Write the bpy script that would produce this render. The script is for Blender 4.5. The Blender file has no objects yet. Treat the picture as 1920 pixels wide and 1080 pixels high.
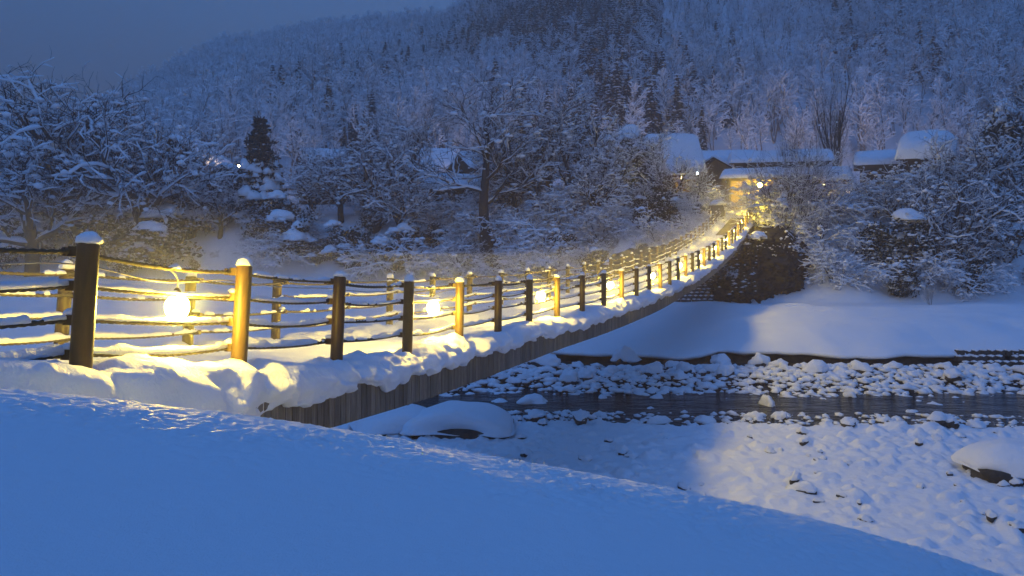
import bpy, math, random
import numpy as np
from mathutils import Vector, Matrix, noise as mnoise

S = bpy.context.scene
COL = S.collection
R = math.radians

# ------------------------------------------------------------------ camera, world, sun, exposure
cam_d = bpy.data.cameras.new('camera')
cam = bpy.data.objects.new('camera', cam_d); COL.objects.link(cam)
cam_d.sensor_width = 36.0
cam_d.lens = 1500 / 1920 * 36.0
cam_d.shift_y = -100 / 1920
cam_d.clip_start = 0.05
cam_d.clip_end = 4000
cam.location = (0, 0, 0)
cam.rotation_euler = (R(90), 0, 0)
S.camera = cam

W = bpy.data.worlds.new('World'); S.world = W; W.use_nodes = True
nt = W.node_tree
SUN_EL, SUN_ROT = R(8.0), R(180)
sky = nt.nodes.new('ShaderNodeTexSky'); sky.sky_type = 'NISHITA'; sky.sun_disc = False
sky.sun_elevation = SUN_EL; sky.sun_rotation = SUN_ROT
sky.air_density = 1.0; sky.dust_density = 0.5; sky.ozone_density = 7.2
SKY_STRENGTH = 0.15
CLOUD = (0.108, 0.110, 0.190)
bg = nt.nodes['Background']; bg.inputs['Strength'].default_value = SKY_STRENGTH
tint = nt.nodes.new('ShaderNodeMix'); tint.data_type = 'RGBA'; tint.blend_type = 'MULTIPLY'
tint.inputs[0].default_value = 1.0
tint.inputs[7].default_value = (1.0, 1.0, 1.0, 1)
nt.links.new(sky.outputs['Color'], tint.inputs[6])
# low winter cloud all round the horizon, thinning upwards
wtc = nt.nodes.new('ShaderNodeTexCoord'); wsp = nt.nodes.new('ShaderNodeSeparateXYZ'); nt.links.new(wtc.outputs['Generated'], wsp.inputs[0])
wmr = nt.nodes.new('ShaderNodeMapRange'); wmr.interpolation_type = 'SMOOTHSTEP'
wmr.inputs['From Min'].default_value = 0.10; wmr.inputs['From Max'].default_value = 0.75
nt.links.new(wsp.outputs['Z'], wmr.inputs['Value'])
cloud = nt.nodes.new('ShaderNodeMix'); cloud.data_type = 'RGBA'
nt.links.new(wmr.outputs[0], cloud.inputs[0]); cloud.inputs[6].default_value = (CLOUD[0], CLOUD[1], CLOUD[2], 1)
nt.links.new(tint.outputs[2], cloud.inputs[7])
nt.links.new(cloud.outputs[2], bg.inputs['Color'])

sun_d = bpy.data.lights.new('sun', 'SUN'); sun_d.energy = 0.02; sun_d.angle = R(40); sun_d.color = (1.0, 0.9, 0.8)
sun = bpy.data.objects.new('sun', sun_d); COL.objects.link(sun)
sun.rotation_euler = (R(60), 0, R(-20))

vs = S.view_settings
S.display_settings.display_device = 'sRGB'
vs.view_transform = 'Standard'; vs.look = 'None'; vs.exposure = 2.08; vs.gamma = 1.0; vs.use_curve_mapping = False
cy = S.cycles
cy.use_denoising = True
cy.max_bounces = 6; cy.diffuse_bounces = 3; cy.glossy_bounces = 2; cy.transmission_bounces = 2; cy.volume_bounces = 1
cy.sample_clamp_indirect = 4.0
cy.caustics_reflective = False; cy.caustics_refractive = False

F = 1500.0
HOR = 440.0
def PX(x, Y): return (x - 960.0) / F * Y
def PZ(y, Y): return (HOR - y) / F * Y

rng = random.Random(7)
nrng = np.random.default_rng(11)

# ------------------------------------------------------------------ noise (numpy value noise)
def _h(ix, iy, seed):
    n = (ix.astype(np.int64) * 374761393 + iy.astype(np.int64) * 668265263 + seed * 982451653) & 0x7fffffff
    n = ((n ^ (n >> 13)) * 1274126177) & 0x7fffffff
    n = n ^ (n >> 16)
    return (n & 0xffff) / 65535.0
def vn(x, y, seed=0):
    x = np.asarray(x, float); y = np.asarray(y, float)
    x, y = np.broadcast_arrays(x, y)
    ix = np.floor(x); iy = np.floor(y)
    fx = x - ix; fy = y - iy
    fx = fx * fx * fx * (fx * (fx * 6 - 15) + 10); fy = fy * fy * fy * (fy * (fy * 6 - 15) + 10)
    a = _h(ix, iy, seed); b = _h(ix + 1, iy, seed); c = _h(ix, iy + 1, seed); d = _h(ix + 1, iy + 1, seed)
    return (a + (b - a) * fx) * (1 - fy) + (c + (d - c) * fx) * fy
def fbm(x, y, seed=0, o=4):
    s = 0; a = 0.5; t = 0
    x = np.asarray(x, float); y = np.asarray(y, float)
    for i in range(o):
        s = s + a * vn(x, y, seed + i * 17); t += a; a *= 0.5
        x = x * 2.03 + 3.1; y = y * 2.03 + 1.7
    return s / t
def sstep(a, b, x):
    t = np.clip((np.asarray(x, float) - a) / (b - a), 0, 1)
    return t * t * (3 - 2 * t)

# ------------------------------------------------------------------ object helpers
def tag(o, label=None, cat=None, group=None, kind=None):
    if label: o['label'] = label
    if cat: o['category'] = cat
    if group: o['group'] = group
    if kind: o['kind'] = kind
    return o
def empty(name, loc=(0, 0, 0), rz=0.0, sc=1.0):
    o = bpy.data.objects.new(name, None); COL.objects.link(o)
    o.location = loc; o.rotation_euler = (0, 0, rz); o.scale = (sc, sc, sc) if not isinstance(sc, tuple) else sc
    o.empty_display_size = 0.2
    return o
def mesh_data(name, V, Fc, mats=None, mi=None, smooth=True):
    me = bpy.data.meshes.new(name)
    me.from_pydata([tuple(v) for v in V] if not isinstance(V, np.ndarray) else V.tolist(), [],
                   Fc if not isinstance(Fc, np.ndarray) else Fc.tolist())
    if mats:
        for m in (mats if isinstance(mats, (list, tuple)) else [mats]): me.materials.append(m)
    if mi is not None: me.polygons.foreach_set('material_index', mi)
    if smooth: me.polygons.foreach_set('use_smooth', [True] * len(me.polygons))
    me.update()
    return me
def link(name, me, parent=None, loc=None):
    o = bpy.data.objects.new(name, me); COL.objects.link(o)
    if parent: o.parent = parent
    if loc is not None: o.location = loc
    return o
def mk(name, V, Fc, mats, parent=None, smooth=True, mi=None):
    return link(name, mesh_data(name, V, Fc, mats, mi, smooth), parent)
def grid(xs, ys, zf):
    X, Y = np.meshgrid(xs, ys)
    Z = zf(X, Y)
    V = np.stack([X, Y, Z], -1).reshape(-1, 3)
    return V, grid_faces(len(xs), len(ys))
def grid_faces(nx, ny, closed=False):
    i = np.arange(nx - 1 if not closed else nx); j = np.arange(ny - 1)
    I, J = np.meshgrid(i, j)
    I2 = (I + 1) % nx
    return np.stack([J * nx + I, J * nx + I2, (J + 1) * nx + I2, (J + 1) * nx + I], -1).reshape(-1, 4)
def copy_tree(o, parent=None):
    c = o.copy(); COL.objects.link(c); c.parent = parent
    for ch in o.children: copy_tree(ch, c)
    return c

class Geo:
    def __init__(s): s.V = []; s.F = []; s.M = []
    def add(s, V, Fc, m=0):
        b = len(s.V); s.V.extend(V)
        for f in Fc: s.F.append(tuple(b + i for i in f)); s.M.append(m)
    def box(s, c, sz, rz=0.0, m=0):
        hx, hy, hz = sz[0] / 2, sz[1] / 2, sz[2] / 2
        ca, sa = math.cos(rz), math.sin(rz)
        V = []
        for z in (-hz, hz):
            for x, y in ((-hx, -hy), (hx, -hy), (hx, hy), (-hx, hy)):
                V.append((c[0] + x * ca - y * sa, c[1] + x * sa + y * ca, c[2] + z))
        s.add(V, [(3, 2, 1, 0), (4, 5, 6, 7), (0, 1, 5, 4), (1, 2, 6, 5), (2, 3, 7, 6), (3, 0, 4, 7)], m)
    def tube(s, pts, rad, k, cap=True, m=0):
        n = len(pts); V = []; Fc = []
        for i, p in enumerate(pts):
            d = (pts[min(i + 1, n - 1)] - pts[max(i - 1, 0)])
            d = d.normalized() if d.length > 1e-9 else Vector((0, 0, 1))
            a = d.cross(Vector((0, 0, 1)) if abs(d.z) < 0.95 else Vector((1, 0, 0))).normalized(); b = d.cross(a)
            for j in range(k):
                t = 2 * math.pi * j / k
                V.append(p + (a * math.cos(t) + b * math.sin(t)) * rad[i])
        for i in range(n - 1):
            for j in range(k):
                j2 = (j + 1) % k
                Fc.append((i * k + j, i * k + j2, (i + 1) * k + j2, (i + 1) * k + j))
        if cap:
            Fc.append(tuple(range(k - 1, -1, -1))); Fc.append(tuple((n - 1) * k + j for j in range(k)))
        s.add(V, Fc, m)
    def snow_strip(s, pts, w, h, r, rnd, m=0):
        """snow lying on top of a branch"""
        n = len(pts); V = []
        for i, p in enumerate(pts):
            d = pts[min(i + 1, n - 1)] - pts[max(i - 1, 0)]
            l = d.length
            hz = math.hypot(d.x, d.y) / l if l > 1e-9 else 0
            if hz < 0.05: side = Vector((1, 0, 0))
            else: side = Vector((-d.y, d.x, 0)) / math.hypot(d.x, d.y)
            k = max(0.0, hz - 0.12) ** 0.8 * (0.55 + 0.9 * rnd.random())
            if i == n - 1: k *= 0.5
            ww = (w + r[i]) * k; hh = (h + 0.6 * r[i]) * k
            top = p + Vector((0, 0, r[i] * 0.5))
            V += [top - side * ww, top + Vector((0, 0, hh)), top + side * ww, top - Vector((0, 0, hh * .25))]
        Fc = []
        for i in range(n - 1):
            a = i * 4; b = a + 4
            for j in range(4):
                j2 = (j + 1) % 4
                Fc.append((a + j, b + j, b + j2, a + j2))
        s.add(V, Fc, m)
    def blob(s, c, sx, sy, sz, rnd, m=0, lod=0, rough=0.25):
        T = ICO[lod]
        V = []
        for v in T[0]:
            k = 1 + rough * (rnd.random() - 0.5)
            z = v[2]
            if z < 0: z *= 0.45
            V.append((c[0] + v[0] * sx * k, c[1] + v[1] * sy * k, c[2] + z * sz * k))
        s.add(V, T[1], m)
def make_ico(sub):
    if sub < 0:
        return [(1, 0, 0), (0, 1, 0), (-1, 0, 0), (0, -1, 0), (0, 0, 1), (0, 0, -1)], \
               [(0, 1, 4), (1, 2, 4), (2, 3, 4), (3, 0, 4), (1, 0, 5), (2, 1, 5), (3, 2, 5), (0, 3, 5)]
    import bmesh
    bm = bmesh.new(); bmesh.ops.create_icosphere(bm, subdivisions=sub, radius=1.0)
    V = [tuple(v.co) for v in bm.verts]; Fc = [tuple(v.index for v in f.verts) for f in bm.faces]
    bm.free(); return V, Fc
ICO = {0: make_ico(-1), 1: make_ico(1), 2: make_ico(2), 3: make_ico(3), 4: make_ico(4)}

# ------------------------------------------------------------------ materials
def new_mat(name):
    m = bpy.data.materials.new(name); m.use_nodes = True
    n = m.node_tree.nodes; b = n['Principled BSDF']
    return m, m.node_tree, b
def node(t, typ, **kw):
    n = t.nodes.new(typ)
    for k, v in kw.items(): setattr(n, k, v)
    return n
def noise_node(t, scale, detail=4, rough=0.6, coord='Object', vec=None):
    tc = node(t, 'ShaderNodeTexCoord')
    n = node(t, 'ShaderNodeTexNoise'); n.inputs['Scale'].default_value = scale
    n.inputs['Detail'].default_value = detail; n.inputs['Roughness'].default_value = rough
    if vec is None: t.links.new(tc.outputs[coord], n.inputs['Vector'])
    else:
        mp = node(t, 'ShaderNodeMapping'); mp.inputs['Scale'].default_value = vec
        t.links.new(tc.outputs[coord], mp.inputs['Vector']); t.links.new(mp.outputs[0], n.inputs['Vector'])
    return n
def ramp(t, src, stops):
    r = node(t, 'ShaderNodeValToRGB')
    while len(r.color_ramp.elements) < len(stops): r.color_ramp.elements.new(0.5)
    for e, (p, c) in zip(r.color_ramp.elements, stops): e.position = p; e.color = (*c, 1)
    t.links.new(src, r.inputs[0]); return r
def bump(t, b, layers):
    prev = None
    for src, dist, st in layers:
        bp = node(t, 'ShaderNodeBump'); bp.inputs['Strength'].default_value = st; bp.inputs['Distance'].default_value = dist
        t.links.new(src, bp.inputs['Height'])
        if prev: t.links.new(prev.outputs[0], bp.inputs['Normal'])
        prev = bp
    t.links.new(prev.outputs[0], b.inputs['Normal'])
def snow_mat(name, layers, col=(0.80, 0.83, 0.87), rough=0.6):
    m, t, b = new_mat(name)
    b.inputs['Base Color'].default_value = (*col, 1); b.inputs['Roughness'].default_value = rough
    b.inputs['Specular IOR Level'].default_value = 0.25
    bump(t, b, [(noise_node(t, sc, 5).outputs['Fac'], d, st) for sc, d, st in layers])
    return m
M_SNOW = snow_mat('snow', [(1.5, 0.2, 0.3), (9.0, 0.05, 0.4)])
M_SNOW_NEAR = snow_mat('powder snow', [(9.0, 0.02, 0.12), (60.0, 0.006, 0.45), (140.0, 0.004, 0.9), (320.0, 0.002, 1.0)])
M_SNOW_BERM = snow_mat('clumped snow', [(6.0, 0.06, 0.4), (28.0, 0.02, 0.7), (90.0, 0.006, 0.7)])
M_SNOW_TREE = snow_mat('branch snow', [(5.0, 0.05, 0.3)], col=(0.88, 0.90, 0.93))

def plain_noise(name, c0, c1, scale=4, rough=0.8, vec=None, bs=0.4, bd=0.03, coord='Object', spec=0.3):
    m, t, b = new_mat(name)
    n = noise_node(t, scale, 6, 0.65, coord, vec)
    r = ramp(t, n.outputs['Fac'], [(0.3, c0), (0.7, c1)])
    t.links.new(r.outputs[0], b.inputs['Base Color']); b.inputs['Roughness'].default_value = rough
    b.inputs['Specular IOR Level'].default_value = spec
    bump(t, b, [(n.outputs['Fac'], bd, bs)])
    return m
M_BARK = plain_noise('bark', (0.018, 0.015, 0.013), (0.05, 0.042, 0.036), 6, 0.9)
M_TWIG = plain_noise('twig bark', (0.014, 0.012, 0.011), (0.036, 0.03, 0.027), 3, 0.9)
M_LEAF = plain_noise('evergreen leaf', (0.008, 0.014, 0.009), (0.026, 0.036, 0.02), 2, 0.7)
M_ROCK = plain_noise('wet rock', (0.02, 0.018, 0.017), (0.075, 0.068, 0.06), 3, 0.75, bs=0.6, bd=0.08)
M_STEEL = plain_noise('brown painted steel', (0.028, 0.016, 0.008), (0.095, 0.054, 0.023), 9, 0.45, vec=(1, 1, 0.15), bs=0.15, bd=0.01)
M_IRON = plain_noise('dark iron', (0.05, 0.032, 0.018), (0.09, 0.055, 0.03), 20, 0.5, bs=0.2, bd=0.01)
M_ROPE = plain_noise('weathered rope', (0.05, 0.04, 0.025), (0.10, 0.08, 0.05), 60, 0.85, bs=0.3, bd=0.005)
M_WALL = plain_noise('dark timber wall', (0.03, 0.02, 0.013), (0.085, 0.055, 0.034), 2.0, 0.85, vec=(6, 6, 0.5))
M_PLASTER = plain_noise('pale timber wall', (0.16, 0.11, 0.06), (0.28, 0.2, 0.11), 2.0, 0.85, vec=(5, 5, 0.4))
M_THATCH = plain_noise('dark roofing', (0.03, 0.025, 0.02), (0.07, 0.055, 0.045), 5, 0.9)
M_GLASS, _t, _b = new_mat('dark window glass'); _b.inputs['Base Color'].default_value = (0.02, 0.025, 0.03, 1); _b.inputs['Roughness'].default_value = 0.15
M_CABLE, _t, _b = new_mat('pale cable'); _b.inputs['Base Color'].default_value = (0.35, 0.33, 0.28, 1); _b.inputs['Roughness'].default_value = 0.5

def plank_mat():
    m, t, b = new_mat('weathered plank')
    n = noise_node(t, 3.0, 6, 0.7, 'Object', (14, 14, 0.9))
    oi = node(t, 'ShaderNodeObjectInfo')
    n.noise_dimensions = '4D'
    mul = node(t, 'ShaderNodeMath', operation='MULTIPLY'); mul.inputs[1].default_value = 40
    t.links.new(oi.outputs['Random'], mul.inputs[0]); t.links.new(mul.outputs[0], n.inputs['W'])
    r = ramp(t, n.outputs['Fac'], [(0.28, (0.07, 0.062, 0.052)), (0.5, (0.20, 0.18, 0.15)), (0.75, (0.36, 0.33, 0.28))])
    mx = node(t, 'ShaderNodeMix', data_type='RGBA', blend_type='MULTIPLY'); mx.inputs[0].default_value = 1
    rr = ramp(t, oi.outputs['Random'], [(0.0, (0.5, 0.47, 0.44)), (1.0, (1.05, 1.0, 0.95))])
    t.links.new(r.outputs[0], mx.inputs[6]); t.links.new(rr.outputs[0], mx.inputs[7])
    t.links.new(mx.outputs[2], b.inputs['Base Color']); b.inputs['Roughness'].default_value = 0.85
    bump(t, b, [(n.outputs['Fac'], 0.02, 0.5)])
    return m
M_PLANK = plank_mat()

def slope_mat(name, lo, hi, nscale, dark0, dark1):
    """snow lying wherever the surface is flat enough, bare dark earth and rock where it is steep"""
    m, t, b = new_mat(name)
    g = node(t, 'ShaderNodeNewGeometry'); sx = node(t, 'ShaderNodeSeparateXYZ'); t.links.new(g.outputs['Normal'], sx.inputs[0])
    n = noise_node(t, nscale, 6, 0.65)
    ad = node(t, 'ShaderNodeMath', operation='MULTIPLY_ADD'); ad.inputs[1].default_value = 0.35
    t.links.new(n.outputs['Fac'], ad.inputs[0]); t.links.new(sx.outputs['Z'], ad.inputs[2])
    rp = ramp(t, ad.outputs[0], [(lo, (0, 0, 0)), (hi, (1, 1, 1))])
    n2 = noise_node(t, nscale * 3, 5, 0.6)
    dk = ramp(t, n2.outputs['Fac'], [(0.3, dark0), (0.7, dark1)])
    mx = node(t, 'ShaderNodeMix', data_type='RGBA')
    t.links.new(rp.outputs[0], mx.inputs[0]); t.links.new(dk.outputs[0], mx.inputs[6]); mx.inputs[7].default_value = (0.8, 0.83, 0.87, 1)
    t.links.new(mx.outputs[2], b.inputs['Base Color']); b.inputs['Roughness'].default_value = 0.7
    b.inputs['Specular IOR Level'].default_value = 0.25
    bump(t, b, [(n2.outputs['Fac'], 0.1, 0.4)])
    return m
M_BANK = slope_mat('snowy earth bank', 0.85, 0.94, 0.5, (0.02, 0.016, 0.012), (0.06, 0.05, 0.035))
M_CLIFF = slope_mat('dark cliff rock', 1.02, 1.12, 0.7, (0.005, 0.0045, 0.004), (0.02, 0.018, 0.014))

M_WATER, _t, _b = new_mat('river water')
_b.inputs['Base Color'].default_value = (0.010, 0.013, 0.016, 1); _b.inputs['Roughness'].default_value = 0.10; _b.inputs['IOR'].default_value = 1.33; _b.inputs['Specular IOR Level'].default_value = 0.16
_n1 = noise_node(_t, 1.0, 5, 0.6, 'Object', (0.45, 1.0, 1)); _n2 = noise_node(_t, 6.0, 3, 0.6, 'Object', (0.7, 1.1, 1))
bump(_t, _b, [(_n1.outputs['Fac'], 0.6, 0.8), (_n2.outputs['Fac'], 0.12, 0.8)])

def emit_mat(name, col, s):
    m, t, b = new_mat(name)
    b.inputs['Base Color'].default_value = (0.8, 0.8, 0.8, 1)
    b.inputs['Emission Color'].default_value = (*col, 1); b.inputs['Emission Strength'].default_value = s
    return m
LAMP_COL = (1.0, 0.70, 0.07)
LAMP_W = 280.0
M_BULB = emit_mat('lit bulb glass', LAMP_COL, LAMP_W)
M_EAVE = emit_mat('lit eave lamp', LAMP_COL, 420.0)
M_WHITELAMP = emit_mat('white lamp', (0.8, 0.95, 1.0), 6.0)
M_WARMLAMP = emit_mat('warm street lamp', (1.0, 0.68, 0.38), 40.0)
M_ASSUMED_FLOOD = emit_mat('assumed hill flood lamp', (1.0, 0.68, 0.48), 110.0)  # for the assumed lamps added out of view to warm the hill

# ------------------------------------------------------------------ ground, banks, hill
gs = 900.0
g = mk('ground', [(-gs, -280, -8.6), (gs, -280, -8.6), (gs, 960, -8.6), (-gs, 960, -8.6)], [(0, 1, 2, 3)], M_ROCK, smooth=False)
tag(g, 'flat ground beneath the snowy valley', kind='structure')

# foreground bank: the snow mound the camera looks over
def herm(xk, yk, x):
    m = np.gradient(yk, xk)
    i = np.clip(np.searchsorted(xk, x, side='right') - 1, 0, len(xk) - 2)
    h = xk[i + 1] - xk[i]; t = (x - xk[i]) / h
    return (yk[i] * (2 * t**3 - 3 * t**2 + 1) + h * m[i] * (t**3 - 2 * t**2 + t) + yk[i + 1] * (-2 * t**3 + 3 * t**2) + h * m[i + 1] * (t**3 - t**2))
_cx = np.array([-3.2, -2.4, -1.6, -.8, 0, .8, 1.6, 2.4, 3.2])
_cz = np.array([-0.6411, -0.6951, -0.7906, -0.906, -1.0426, -1.1906, -1.3661, -1.605, -1.86])
def crest(X):
    return herm(_cx, _cz, np.clip(X, -3.2, 3.2)) - .3 * np.maximum(X - 3.2, 0)
def z_near(X, Y):
    c = crest(X)
    y0 = 3.35
    back = np.where(Y < y0, -0.10 * np.maximum(y0 - Y, 0) ** 1.6, 0)
    back = np.maximum(back, -0.55)
    d = np.maximum(Y - y0, 0); k = 0.20; lim = 0.95 / (2 * k)
    drop = np.where(d < lim, k * d * d, k * lim * lim + 0.95 * (d - lim))
    z = c + back - drop
    z = z - 0.8 * sstep(-2.75, -3.6, X) * sstep(2.2, 3.0, Y)
    z = z + 0.016 * (fbm(X * .8 + 5, Y * .8, 3, 3) - .5) * 2
    gk = .22 + .78 * sstep(2.9, 3.5, Y)
    grain = gk * (fbm(X * 26, Y * 30, 5, 3) - .5) * 0.008 + gk * (vn(X * 42 + 2 * vn(X * 5, Y * 5, 12), Y * 46 + 2 * vn(X * 6, Y * 6, 13), 9) - .5) * 0.017 * (.3 + 1.4 * vn(X * 3.5, Y * 4, 10))
    z = z + grain * sstep(7, 5, Y)
    return np.maximum(z, -7.25)
xs = np.concatenate([np.arange(-30, -3.6, 0.8), np.arange(-3.6, 4.2, 0.016), np.arange(4.2, 30, 0.8)])
ys = np.concatenate([np.arange(-30, 1.0, 0.8), np.concatenate([np.arange(1.0, 2.6, .03), np.arange(2.6, 5.0, 0.014)]), np.arange(5.0, 6.0, .05), np.arange(6.0, 16.5, 0.35)])
V, Fc = grid(xs, ys, z_near)
tag(mk('near_bank', V, Fc, M_SNOW_NEAR), 'smooth powder snow bank in front of the bridge', kind='structure')

def lumps(X, Y, cell, seed, r0, r1):
    """domes of snow, one per jittered cell"""
    X = X + cell * .5 * (fbm(X * 1.3 / cell, Y * 1.3 / cell, seed + 9, 2) - .5); Y = Y + cell * .5 * (fbm(X * 1.3 / cell + 5, Y * 1.3 / cell, seed + 8, 2) - .5)
    cx = np.floor(X / cell); cy_ = np.floor(Y / cell); out = np.zeros_like(X)
    for i in (-1, 0, 1):
        for j in (-1, 0, 1):
            a = cx + i; b = cy_ + j
            px_ = (a + .15 + .7 * _h(a, b, seed)) * cell; py_ = (b + .15 + .7 * _h(a, b, seed + 1)) * cell
            r = (r0 + (r1 - r0) * _h(a, b, seed + 2) ** 1.5) * cell
            an = _h(a, b, seed + 3) * 3.14; dx = X - px_; dy = Y - py_
            u = dx * np.cos(an) + dy * np.sin(an); v = (-dx * np.sin(an) + dy * np.cos(an)) * 1.3
            d2 = (u * u + v * v) / (r * r)
            out = np.maximum(out, r * .55 * np.sqrt(np.clip(1 - d2, 0, 1)))
    return out
# snow covered gravel bar on the near side of the river
def z_bar(X, Y):
    z = -6.95 + 0.25 * (fbm(X * .25, Y * .25, 21, 3) - .5)
    m1 = .6 + .6 * sstep(.35, .6, fbm(X * .45, Y * .45, 45, 2)); m2 = .5 + .6 * sstep(.6, .4, fbm(X * .5 + 7, Y * .5, 47, 2))
    z = z + .10 + lumps(X, Y, .55, 31, .15, .58) * .72 * m1 + lumps(X + 3, Y, .27, 37, .25, .6) * .6 * m2 + lumps(X + 5, Y + 2, 1.3, 43, .0, .36) * .7 + lumps(X + 1, Y, .15, 49, .2, .6) * .4 + 0.05 * (fbm(X * 5, Y * 5, 35, 3) - .5)
    edge = 30.0 + 1.4 * (fbm(X * .22, X * 0 + 3, 41, 3) - .5) * 2 - 0.045 * np.maximum(X - 3, 0)
    z = z - 1.2 * sstep(-0.7, 0.7, Y - edge)
    return z
xs = np.concatenate([np.arange(-60, -9, 1.2), np.arange(-9, 21, 0.085), np.arange(21, 70, 1.2)])
ys = np.arange(14.5, 32.0, 0.085)
V, Fc = grid(xs, ys, z_bar)
tag(mk('gravel_bar', V, Fc, M_SNOW), 'lumpy snow-covered gravel bar beside the river', kind='structure')

# water
wv = mk('river', [(-260, 24, -7.0), (260, 24, -7.0), (260, 46, -7.0), (-260, 46, -7.0)], [(0, 1, 2, 3)], M_WATER, smooth=False)
tag(wv, 'dark shallow river running between snowy stones', kind='structure')
def z_bed(X, Y):
    return -7.0 - 0.35 + 0.55 * sstep(33.5, 38.5, Y + 1.6 * (fbm(X * .2, Y * .2, 57, 3) - .5) * 2) + 0.16 * (fbm(X * .8, Y * .8, 51, 3) - .5)
V, Fc = grid(np.arange(-80, 90, 0.7), np.arange(24, 47, 0.5), z_bed)
tag(mk('riverbed', V, Fc, M_ROCK), 'dark wet riverbed of stones', kind='structure')

FOOT_X = [-160, -59, -20, 0, 12, 20, 32, 50, 140]; FOOT_Y = [100, 92, 87, 82, 70, 64.5, 64, 68, 78]
def foot(X): return np.interp(X, FOOT_X, FOOT_Y)
def ledge(X): return 41.8 + 2.0 * (fbm(X * .16 + 2, X * 0 + 1, 61, 3) - .5) * 2 + 0.8 * (vn(X * .55, X * 0, 63) - .5) + .25 * (vn(X * 1.7, X * 0, 65) - .5)
BR_END = (24.6, 82.5, 2.05)
def z_far(X, Y, rough=True):
    f = foot(X); u = Y - f
    zf = np.interp(X, [-45, 0, 20, 60], [-4.7, -5.3, -5.55, -5.3])
    v = np.clip((Y - 42) / (f - 42), 0, 1)
    z = -6.0 + (zf + 6.0) * v ** 0.8
    z = z + 0.5 * (fbm(X * .12, Y * .12, 71, 3) - .5) * sstep(0, .3, v)
    wd = np.interp(X, [0, 12, 22, 26, 34, 60], [13, 15, 17, 13, 12, 12])
    top = np.interp(X, [-60, -30, 0, 25, 60], [3.4, 2.6, 2.2, 1.9, 2.2])
    b = sstep(0, 1, u / wd) * 0.5 + np.clip(u / wd, 0, 1) * 0.5
    n = fbm(X * .22, Y * .16, 73, 4) - .5
    z = z + (top - zf) * b + 2.6 * n * np.sin(np.clip(u / wd, 0, 1) * math.pi)
    z = z + np.clip(u - wd, 0, 26) * 0.17
    # level ground where the bridge lands
    dx = X - (BR_END[0] + 0.385 * (Y - BR_END[1])); w = sstep(6.0, 3.0, np.abs(dx + 1.3)) * sstep(80.5, 83.5, Y)
    z = z * (1 - w) + (BR_END[2] + 0.02 * (Y - 82.5)) * w
    if rough: z = z + 0.10 * (fbm(X * .9, Y * .9, 77, 3) - .5)
    # snow ledge over the river: rounded lip
    e = Y - ledge(X)
    z = z + sstep(6, 16, X) * .75 * sstep(.3, 5.5, e + 1.4 * (fbm(X * .35, Y * .08, 78, 3) - .5)) * sstep(1.0, .5, v)
    z = z + .22 * (fbm(X * .3, X * 0 + 3, 79, 3) - .5) * sstep(4, 0, e) + .28 * (fbm(X * .28 + 3, Y * .45, 80, 4) - .5) * sstep(.0, .1, v) * sstep(1, .7, v)
    z = z - 0.20 * np.clip(1 - e / 1.0, 0, 1) ** 2
    return z
xs = np.concatenate([np.arange(-170, -70, 2.0), np.arange(-70, 62, 0.42), np.arange(62, 150, 2.0)])
nv = 190
LX = ledge(xs)
vv = np.concatenate([np.linspace(0, 1, 140) ** 1.15 * 63.0, 63.0 + np.linspace(0, 1, 30)[1:] * 45])
X = np.repeat(xs[None], len(vv), 0); Y = LX[None] + vv[:, None]
Z = z_far(X, Y)
V = np.stack([X, Y, Z], -1).reshape(-1, 3); Fc = grid_faces(len(xs), len(vv))
tag(mk('far_bank', V, Fc, M_BANK), 'snowy far bank rising from the river to the village', kind='structure')
# undercut of the snow ledge: bottom of the snow lip and the dark earth below it
rows = []
for dz, dy in ((0.0, 0.0), (-0.07, -0.10), (-0.17, -0.06), (-0.22, 0.15), (-0.24, 0.6)):
    rows.append(np.stack([xs, LX + dy, Z[0] + dz + (0.10 * (vn(xs * 1.3, xs * 0 + dz * 9, 81) - .5) if dz < -.2 else 0)], -1))
V = np.concatenate(rows); Fc = grid_faces(len(xs), len(rows))
tag(mk('snow_ledge', V, Fc, M_SNOW), 'overhanging snow lip along the far river edge', kind='structure')
rows = [np.stack([xs, LX + 0.62 + 0.1 * (vn(xs * 2, xs * 0, 83) - .5), Z[0] - .22], -1),
        np.stack([xs, LX + 0.45 + 0.5 * (vn(xs * 1.5, xs * 0, 85) - .5), Z[0] - .6], -1),
        np.stack([xs, LX + 0.1, xs * 0 - 7.7], -1)]
tag(mk('bank_face', np.concatenate(rows), grid_faces(len(xs), 3), M_ROCK), 'dark earth face under the snow ledge', kind='structure')

# the wooded hill behind the village
RT = [-1.6, -0.9, -0.66, -0.57, -0.48, -0.353, -0.213, -0.133, -0.08, -0.03, 0.2, 0.66, 1.4]
RS = [-0.03, 0.0, 0.055, 0.10, 0.155, 0.215, 0.236, 0.247, 0.257, 0.30, 0.36, 0.42, 0.44]
YR = 430.0
def z_hill(X, Y):
    t = X / np.maximum(Y, 1)
    s = np.interp(t, RT, RS)
    v = (Y - 138) / (YR - 138)
    zr = s * YR
    z0 = 8.5
    up = z0 + (zr - z0) * np.clip(v, 0, 1) ** 0.92
    dn = zr - (Y - YR) * 0.5
    z = np.where(v <= 1, up, dn)
    z = z + (fbm(X * .018, Y * .006, 91, 3) - .5) * 26 * sstep(0.02, .3, v) * sstep(1.1, .9, v) * np.clip(s / .25, 0, 1)
    return np.where(Y < 138, z0 - (138 - Y) * 0.1, z)
V, Fc = grid(np.arange(-640, 820, 9.0), np.concatenate([np.arange(126, 460, 6.0), np.arange(460, 700, 24)]), z_hill)
tag(mk('wooded_hill', V, Fc, M_SNOW), 'snow-covered mountainside behind the village', kind='structure')

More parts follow.
